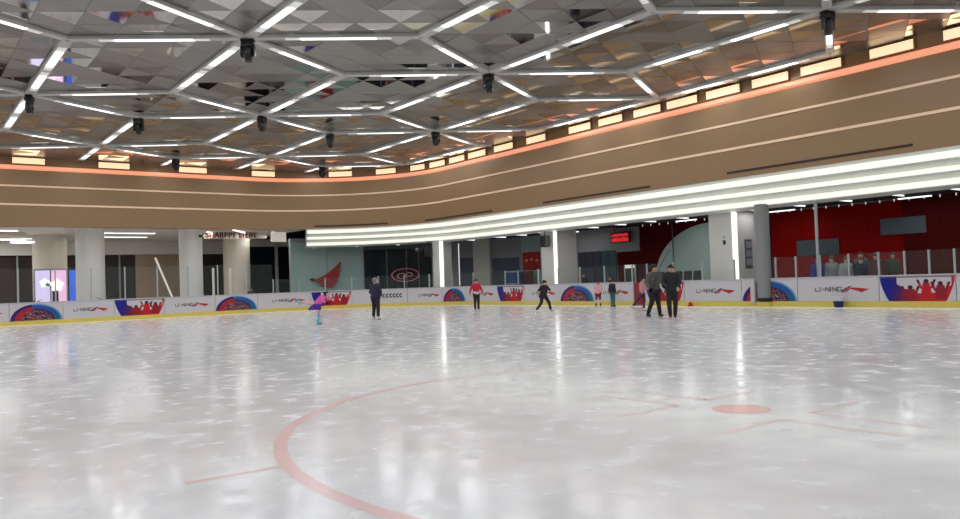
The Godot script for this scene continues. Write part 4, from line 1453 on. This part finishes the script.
# Poses are joints (left, up, forward) for a person 1.75 m tall; turn 0 faces the photographer, 90 faces picture-right
func person(label: String, at: Vector3, tall: float, turn: float, pose: Dictionary, look: Dictionary) -> Node3D:
	if head_mesh == null:
		head_mesh = make_head()
		hand_mesh = make_hand()
	var J := {
		"pel": Vector3(0, 0.98, 0), "che": Vector3(0, 1.32, 0), "nek": Vector3(0, 1.49, 0), "hed": Vector3(0, 1.64, 0.03),
		"shL": Vector3(0.175, 1.43, 0), "elL": Vector3(0.235, 1.16, -0.03), "wrL": Vector3(0.235, 0.93, 0.06), "shR": Vector3(-0.175, 1.43, 0), "elR": Vector3(-0.235, 1.16, -0.03), "wrR": Vector3(-0.235, 0.93, 0.06),
		"hpL": Vector3(0.09, 0.94, 0), "knL": Vector3(0.1, 0.53, 0.03), "anL": Vector3(0.1, 0.14, 0), "hpR": Vector3(-0.09, 0.94, 0), "knR": Vector3(-0.1, 0.53, 0.03), "anR": Vector3(-0.1, 0.14, 0)}
	for k in pose:
		if J.has(k):
			J[k] = pose[k]
	var o := base("person", at, VIEW_YAW + deg_to_rad(turn))
	tag(o, label, "person", look.get("group", ""))
	var s := tall / 1.75
	var cell: float = look.get("cell", 0.024)
	var fwd: Vector3 = pose.get("fwd", Vector3(0, 0, 1))
	var face: Vector3 = pose.get("face", fwd)
	# the body in one surface
	var bd := []
	bd.append_array(torso(J, s, 0.0, SKIN))
	for e in ["L", "R"]:
		bd.append(bone(J["sh" + e] * s, J["el" + e] * s, 0.052 * s, 0.04 * s, SKIN))
		bd.append(bone(J["el" + e] * s, J["wr" + e] * s, 0.04 * s, 0.028 * s, SKIN))
		bd.append(bone(J["hp" + e] * s, J["kn" + e] * s, 0.088 * s, 0.056 * s, look.get("leg", SKIN)))
		bd.append(bone(J["kn" + e] * s, J["an" + e] * s, 0.056 * s, 0.04 * s, look.get("shin" + e, look.get("leg", SKIN))))
	bd.append(bone(J.nek * s, J.hed * s, 0.058 * s, 0.05 * s, SKIN))
	var st := tool()
	var bm := blob(bd, cell, 0.03)
	st.append_from(bm, 0, Transform3D())
	var hs := s if tall > 1.4 else s * 1.12
	var hb := aim_basis(pose.get("chin", J.nek - J.hed), face).scaled(Vector3.ONE * hs)
	st.append_from(head_mesh, 0, Transform3D(hb, J.hed * s))
	for e in ["L", "R"]:
		var dn: Vector3 = J["wr" + e] - J["el" + e]
		var inw: Vector3 = (J.pel - J["wr" + e]) * (1.0 if absf(dn.normalized().dot((J.pel - J["wr" + e]).normalized())) < 0.95 else 0.0) + fwd * 0.1
		var hbas := aim_basis(dn, inw)
		var flip := Basis.from_scale(Vector3(-1 if hbas.x.dot(fwd) < 0.0 else 1, 1, 1) * s * 0.95)
		st.append_from(hand_mesh, 0, Transform3D(hbas * flip, J["wr" + e] * s))
	var bi := put("body", st.commit(), M.skin_vertex, o)
	# clothes follow the same joints, a little further out
	var jk := torso(J, s, 0.022, Color(1, 1, 1))
	var slv: float = look.get("sleeve", 1.0)
	for e in ["L", "R"]:
		jk.append(bone(J["sh" + e] * s, J["el" + e] * s, 0.076 * s, 0.062 * s))
		if slv > 0.5:
			jk.append(bone(J["el" + e] * s, J["el" + e].lerp(J["wr" + e], 0.94) * s, 0.062 * s, 0.05 * s))
	jk.append(bone(J.nek.lerp(J.che, 0.35) * s, J.nek.lerp(J.che, 0.1) * s, 0.085 * s, 0.07 * s))
	var jm := put(look.get("top_name", "jacket"), blob(jk, cell, 0.04), look.top, o)
	if look.has("legs"):
		var tr := []
		for e in ["L", "R"]:
			tr.append(bone(J["hp" + e] * s, J["kn" + e] * s, 0.115 * s, 0.078 * s))
			if not look.get("short", false):
				tr.append(bone(J["kn" + e] * s, J["kn" + e].lerp(J["an" + e], 0.93) * s, 0.078 * s, 0.064 * s))
		tr.append(bone(J.hpL * s, J.hpR * s, 0.13 * s, 0.13 * s))
		put("shorts" if look.get("short", false) else "trousers", blob(tr, cell, 0.03), look.legs, o)
	if look.has("skirt"):
		var sk := []
		var back: Vector3 = (J.pel - J.che).normalized()
		for i in 10:
			var a := TAU * i / 10.0
			var side := Vector3(cos(a), 0, sin(a))
			sk.append(bone(J.pel * s + side * 0.05, (J.pel + back * 0.2) * s + side * 0.25 * s + Vector3.DOWN * 0.08, 0.11 * s, 0.05 * s))
		put("skirt", blob(sk, cell, 0.04), look.skirt, o)
	if look.has("belt"):
		put("hem_band", blob([bone(J.pel.lerp(J.che, 0.0) * s + Vector3(-0.07, 0, 0) * s, J.pel * s + Vector3(0.07, 0, 0) * s, 0.148 * s, 0.148 * s)], cell, 0.02), look.belt, o)
	# hair or cap, on the head's own axes
	var hair := []
	var hx := Transform3D(hb, J.hed * s)
	for q in [[Vector3(0, 0.05, -0.035), Vector3(0, 0.055, 0.015), 0.09, 0.084], [Vector3(-0.04, 0.02, -0.05), Vector3(0.04, 0.02, -0.05), 0.075, 0.075], [Vector3(0, -0.02, -0.06), Vector3(0, -0.06, -0.055), 0.06, 0.05]]:
		hair.append(bone(hx * q[0], hx * q[1], q[2] * hs, q[3] * hs))
	if look.get("bun", false):
		hair.append(bone(hx * Vector3(0, 0.09, -0.11), hx * Vector3(0, 0.1, -0.125), 0.045 * hs, 0.04 * hs))
	if look.get("cap", false):
		hair.append(bone(hx * Vector3(-0.04, 0.065, 0.08), hx * Vector3(0.04, 0.065, 0.08), 0.02 * hs, 0.02 * hs))
		hair.append(bone(hx * Vector3(-0.03, 0.06, 0.12), hx * Vector3(0.03, 0.06, 0.12), 0.014 * hs, 0.014 * hs))
	put("cap" if look.get("cap", false) else "hair", blob(hair, 0.014, 0.02), look.hair, o)
	# skates: boot, heel and blade, pointing along each foot
	if not look.get("skates", true):
		for e in ["L", "R"]:
			var an: Vector3 = J["an" + e] * s
			put("shoe", blob([bone(an + Vector3(0, 0.02, -0.02), an - Vector3(0, 0.08, 0.0), 0.055, 0.05), bone(an + Vector3(0, -0.095, 0), an + Vector3(0, -0.1, 0.15), 0.045, 0.038)], 0.02, 0.03), look.boot, o)
	else:
		for e in ["L", "R"]:
			var toe: Vector3 = pose.get("toe" + e, Vector3(0, 0, 1))
			var shin: Vector3 = (J["kn" + e] - J["an" + e]).normalized()
			var upv: Vector3 = (shin - toe * shin.dot(toe)).normalized()
			var an: Vector3 = J["an" + e] * s
			var bt := put("skate", blob([bone(an + upv * 0.09 * s, an - upv * 0.03 * s, 0.055 * s, 0.05 * s), bone(an - upv * 0.045 * s - toe * 0.03 * s, an - upv * 0.055 * s + toe * 0.15 * s, 0.046 * s, 0.036 * s)], 0.018, 0.03), look.boot, o)
			var bas := Basis(toe.cross(upv), upv, -toe)
			put("blade", box_mesh(an - upv * 0.118 * s + toe * 0.05 * s, Vector3(0.01, 0.05 * s, 0.29 * s), bas, 0.003), M.steel, bt)
	return o

func torso(J: Dictionary, s: float, grow: float, c: Color) -> Array:
	var side: Vector3 = (J.shL - J.shR).normalized()
	var hip: Vector3 = (J.hpL - J.hpR).normalized()
	var g := grow * s
	return [
		bone((J.pel + hip * 0.05) * s, (J.pel - hip * 0.05) * s, 0.115 * s + g, 0.115 * s + g, c),
		bone((J.pel + hip * 0.05) * s, (J.che + side * 0.075) * s, 0.1 * s + g, 0.112 * s + g, c), bone((J.pel - hip * 0.05) * s, (J.che - side * 0.075) * s, 0.1 * s + g, 0.112 * s + g, c),
		bone(J.shL * s, J.shR * s, 0.068 * s + g, 0.068 * s + g, c), bone(J.che * s, J.nek * s, 0.1 * s + g * 0.6, 0.056 * s + g * 0.3, c)]

func cloth(called: String, r: int, g: int, b: int) -> StandardMaterial3D:
	if M.has(called):
		return M[called]
	var m := mat(called, rgb(r, g, b), 0.85)
	m.rim_enabled = true
	m.rim = 0.15
	return m

func people() -> void:
	var black := cloth("cloth_black", 30, 30, 34)
	var hair := cloth("hair_black", 26, 22, 22)
	var white_boot := cloth("boot_white", 214, 212, 210)
	var black_boot := cloth("boot_black", 36, 36, 38)
	# girl in a pink top holding a spiral, leg stretched out behind
	person("girl in pink top and purple skirt gliding with one leg stretched back", Vector3(13.15, 0, -28.25), 1.5, 78.0, {
		"pel": Vector3(0, 0.96, 0), "che": Vector3(0, 1.2, 0.23), "nek": Vector3(0, 1.3, 0.36), "hed": Vector3(0, 1.39, 0.47),
		"shL": Vector3(0.17, 1.27, 0.31), "shR": Vector3(-0.17, 1.27, 0.31), "elL": Vector3(0.42, 1.16, 0.34), "wrL": Vector3(0.62, 1.14, 0.42), "elR": Vector3(-0.36, 1.1, 0.4), "wrR": Vector3(-0.44, 1.02, 0.6),
		"hpL": Vector3(0.07, 0.92, 0.02), "knL": Vector3(0.04, 0.52, 0.05), "anL": Vector3(0.03, 0.14, 0.0), "hpR": Vector3(-0.08, 0.95, -0.02), "knR": Vector3(-0.1, 1.0, -0.44), "anR": Vector3(-0.1, 1.08, -0.84),
		"toeR": Vector3(0, -0.25, -0.97), "face": Vector3(0, 0.2, 1), "chin": Vector3(0, -1, 0.2)}, {"top": cloth("top_pink", 222, 96, 170), "skirt": cloth("skirt_purple", 74, 40, 150), "leg": rgb(226, 170, 160), "shinL": rgb(96, 196, 204), "hair": hair, "bun": true, "boot": cloth("boot_teal", 90, 186, 196), "top_name": "top"})
	person("man in dark navy jacket and black trousers standing alone, seen from behind", Vector3(16.22, 0, -29.15), 1.76, 155.0, {
		"elL": Vector3(0.25, 1.17, 0.02), "wrL": Vector3(0.16, 1.02, 0.2), "elR": Vector3(-0.25, 1.17, 0.02), "wrR": Vector3(-0.16, 1.02, 0.2), "anL": Vector3(0.13, 0.14, 0.02), "anR": Vector3(-0.13, 0.14, -0.02), "face": Vector3(-0.5, -0.1, 0.85)}, {"top": cloth("jacket_navy", 34, 34, 58), "legs": black, "hair": cloth("cap_grey_white", 120, 120, 128), "cap": true, "boot": white_boot})
	person("skater in red jacket with pale hem and black trousers near the far corner", Vector3(24.0, 0, -32.5), 1.58, 20.0, {
		"elL": Vector3(0.3, 1.2, -0.04), "wrL": Vector3(0.36, 0.99, 0.04), "elR": Vector3(-0.32, 1.2, -0.04), "wrR": Vector3(-0.42, 0.98, 0.06)}, {"top": cloth("jacket_red", 190, 36, 56), "legs": black, "belt": cloth("hem_white", 214, 200, 204), "hair": hair, "boot": black_boot})
	person("girl all in black striding with legs wide apart before the dome advert", Vector3(22.98, 0, -26.12), 1.5, 35.0, {
		"pel": Vector3(0, 0.9, 0), "che": Vector3(0.02, 1.22, 0.05), "nek": Vector3(0.02, 1.38, 0.08), "hed": Vector3(0.02, 1.52, 0.12), "shL": Vector3(0.18, 1.33, 0.05), "shR": Vector3(-0.15, 1.33, 0.05),
		"elL": Vector3(0.36, 1.16, 0.08), "wrL": Vector3(0.5, 1.02, 0.16), "elR": Vector3(-0.3, 1.12, -0.02), "wrR": Vector3(-0.36, 0.92, 0.08),
		"hpL": Vector3(0.09, 0.86, 0), "knL": Vector3(0.26, 0.5, 0.12), "anL": Vector3(0.42, 0.14, 0.04), "hpR": Vector3(-0.09, 0.86, 0), "knR": Vector3(-0.24, 0.5, 0.1), "anR": Vector3(-0.46, 0.14, -0.06)}, {"top": cloth("top_black", 34, 32, 44), "legs": cloth("tights_black", 28, 26, 38), "hair": hair, "bun": true, "boot": white_boot, "top_name": "top", "sleeve": 0.0})
	person("small child in pink and white top and dark red shorts by the boards", Vector3(28.2, 0, -27.9), 1.24, -20.0, {
		"elL": Vector3(0.26, 1.2, 0.06), "wrL": Vector3(0.2, 1.06, 0.24), "anL": Vector3(0.14, 0.14, 0.02), "anR": Vector3(-0.2, 0.14, -0.04), "knR": Vector3(-0.15, 0.53, 0.02)}, {"top": cloth("top_pale_pink", 226, 168, 176), "legs": cloth("shorts_red", 130, 26, 48), "short": true, "leg": rgb(232, 205, 204), "hair": cloth("hood_red", 132, 40, 60), "boot": black_boot, "top_name": "top"})
	person("child in dark jacket and teal trousers beside the pink child", Vector3(27.85, 0, -26.6), 1.3, 30.0, {}, {"top": cloth("jacket_plum", 50, 28, 44), "legs": cloth("trousers_teal", 50, 104, 112), "hair": hair, "boot": black_boot})
	person("broad man in grey-green patterned jacket holding a training rod", Vector3(21.2, 0, -18.24), 1.84, 20.0, {
		"elL": Vector3(0.28, 1.18, 0.08), "wrL": Vector3(0.14, 1.08, 0.3), "elR": Vector3(-0.3, 1.18, 0.0), "wrR": Vector3(-0.28, 0.98, 0.14), "anL": Vector3(0.12, 0.14, 0.08), "anR": Vector3(-0.2, 0.14, -0.14), "knR": Vector3(-0.15, 0.53, 0.04), "face": Vector3(0.4, -0.15, 0.9)}, {"top": camo(), "legs": black, "hair": hair, "boot": black_boot, "cell": 0.02})
	person("man all in black with a black cap beside the man with the rod", Vector3(20.85, 0, -17.2), 1.8, -10.0, {
		"elL": Vector3(0.26, 1.18, 0.02), "wrL": Vector3(0.2, 1.02, 0.22), "elR": Vector3(-0.27, 1.18, 0.03), "wrR": Vector3(-0.26, 1.08, 0.26), "anL": Vector3(0.08, 0.14, 0.0), "anR": Vector3(-0.08, 0.14, 0.04)}, {"top": black, "legs": black, "hair": cloth("cap_black", 18, 18, 20), "cap": true, "boot": black_boot, "cell": 0.02})
	person("child in dusty pink jacket half hidden behind the man in patterned jacket", Vector3(25.1, 0, -22.25), 1.4, 60.0, {
		"pel": Vector3(0, 0.95, 0), "knR": Vector3(-0.1, 0.62, -0.22), "anR": Vector3(-0.1, 0.3, -0.52), "toeR": Vector3(0, -0.5, 0.86), "elL": Vector3(0.3, 1.2, 0.1), "wrL": Vector3(0.3, 1.1, 0.32)}, {"top": cloth("jacket_dusty_pink", 196, 140, 146), "legs": cloth("trousers_maroon", 84, 44, 58), "hair": hair, "boot": white_boot})
	# the training rod: from the man's hands up over to the right
	var st := tool()
	var toward := Vector3(0.8, 0, 0.6)      # picture-right on the ground
	var p0 := Vector3(21.04, 0, -18.36) + Vector3(-0.6, 0, 0.8) * 0.33 + toward * 0.05
	var pts := []
	var rad := []
	for i in 12:
		var t := i / 11.0
		pts.append(p0 + toward * (0.02 + 0.36 * t + 0.3 * t * t) + Vector3.UP * (0.95 + 1.62 * t - 0.2 * t * t))
		rad.append(lerpf(0.02, 0.007, t))
	add_tube(st, pts, rad, 8)
	var rod := put("training_rod", st.commit(), cloth("rod_dark", 40, 42, 44))
	tag(rod, "thin dark curved rod rising over the two men on the ice", "rod")

func camo() -> StandardMaterial3D:
	var m := cloth("jacket_camo", 255, 255, 255)
	m.albedo_texture = noise_tex(0.06, rgb(52, 54, 50), rgb(118, 112, 104), 21, 3)
	m.uv1_triplanar = true
	m.uv1_scale = Vector3(0.4, 0.4, 0.4)
	return m

# ------------------------------------------------------------------ onlookers behind the glass
func spectators() -> void:
	var hair := cloth("hair_brown", 74, 52, 34)
	var legs := cloth("trousers_dark", 40, 40, 46)
	var tops := [["cloth_royal", 40, 60, 150, "blue"], ["cloth_plum", 78, 40, 78, "plum"], ["cloth_ash", 130, 134, 138, "light grey"], ["cloth_coal", 42, 44, 48, "charcoal"], ["cloth_mist", 160, 160, 158, "pale"], ["cloth_slate", 80, 86, 92, "slate grey"], ["cloth_ink", 34, 34, 52, "dark navy"], ["cloth_soot", 52, 44, 46, "dark brown"], ["cloth_wine", 84, 30, 40, "wine red"], ["cloth_moss", 62, 70, 54, "moss green"]]
	var spots := [67.32, 67.62, 67.92, 68.22, 68.5, 68.8, 69.1, 69.4, 69.7, 70.02]
	var first: Node3D = null
	var pf := put("spectator_step", sweep(bar(0.4, 2.4, -0.02, 0.2), 66.5, 76.0), M.shell_dark)
	put("upper_step", sweep(bar(1.15, 2.4, 0.2, 0.32), 66.5, 76.0), M.shell_dark, pf)
	structure(pf, "low dark step behind the boards for onlookers", "step")
	for i in spots.size():
		var sp: float = spots[i]
		var at := at_path(sp, 0.8 + 0.6 * (i % 2)) + Vector3.UP * (0.2 if i % 2 == 0 else 0.32)
		var label := "onlooker in a %s top standing behind the glass before the red wall" % tops[i][4]
		var o: Node3D
		if first == null:
			first = person(label, at, 1.72, -8.0, {}, {"top": cloth(tops[i][0], tops[i][1], tops[i][2], tops[i][3]), "legs": legs, "hair": hair, "boot": hair, "skates": false, "cell": 0.03, "group": "onlookers behind the glass"})
			o = first
		else:
			o = first.duplicate()
			o.name = numbered("person", self)
			add_child(o, true)
			o.position = at
			var k := 0.95 + 0.1 * fmod(i * 0.37, 1.0)
			o.scale = Vector3.ONE * k
			o.rotation.y = VIEW_YAW + 0.5 * sin(i * 2.1) - 0.4
			tag(o, label, "person", "onlookers behind the glass")
		(o.get_node("jacket") as MeshInstance3D).material_override = cloth(tops[i][0], tops[i][1], tops[i][2], tops[i][3])
	var more := [[Vector3(18.4, -0.02, -49.4), "onlooker in dark clothes behind the far glass by the grey column", "cloth_coal", 0.92], [at_path(52.25, 2.3) + Vector3.UP * 0.0, "onlooker in black beside the middle pier", "cloth_ink", 1.0], [at_path(54.6, 2.0), "onlooker in dark clothes before the glazed doors", "cloth_soot", 0.86]]
	for q in more:
		var o: Node3D = first.duplicate()
		o.name = numbered("person", self)
		add_child(o, true)
		o.position = q[0]
		o.scale = Vector3.ONE * q[3]
		tag(o, q[1], "person")
		(o.get_node("jacket") as MeshInstance3D).material_override = M[q[2]]

# ------------------------------------------------------------------ small things on the ice
func small_things() -> void:
	var b := base("bucket", at_path(68.75, -0.35))
	tag(b, "small dark blue bucket with a white lid on the ice by the boards", "bucket")
	put("body", lathe([Vector2(0, 0), Vector2(0.15, 0), Vector2(0.19, 0.26), Vector2(0, 0.26)], 20), cloth("bucket_blue", 34, 36, 96), b)
	put("lid", lathe([Vector2(0, 0.26), Vector2(0.2, 0.26), Vector2(0.2, 0.4), Vector2(0.17, 0.43), Vector2(0, 0.43)], 20), cloth("lid_white", 206, 206, 216), b)
	var c := base("marker_cone", at_path(61.75, -0.3))
	c.scale = Vector3.ONE * 0.75
	tag(c, "small red marker cone on the ice near the red gate", "cone")
	put("cone", lathe([Vector2(0.17, 0.02), Vector2(0.1, 0.24), Vector2(0.03, 0.27), Vector2(0, 0.27)], 18), cloth("cone_red", 176, 56, 40), c)
	put("foot", lathe([Vector2(0, 0.0), Vector2(0.2, 0.0), Vector2(0.2, 0.025), Vector2(0, 0.03)], 18), cloth("cone_red", 176, 56, 40), c)
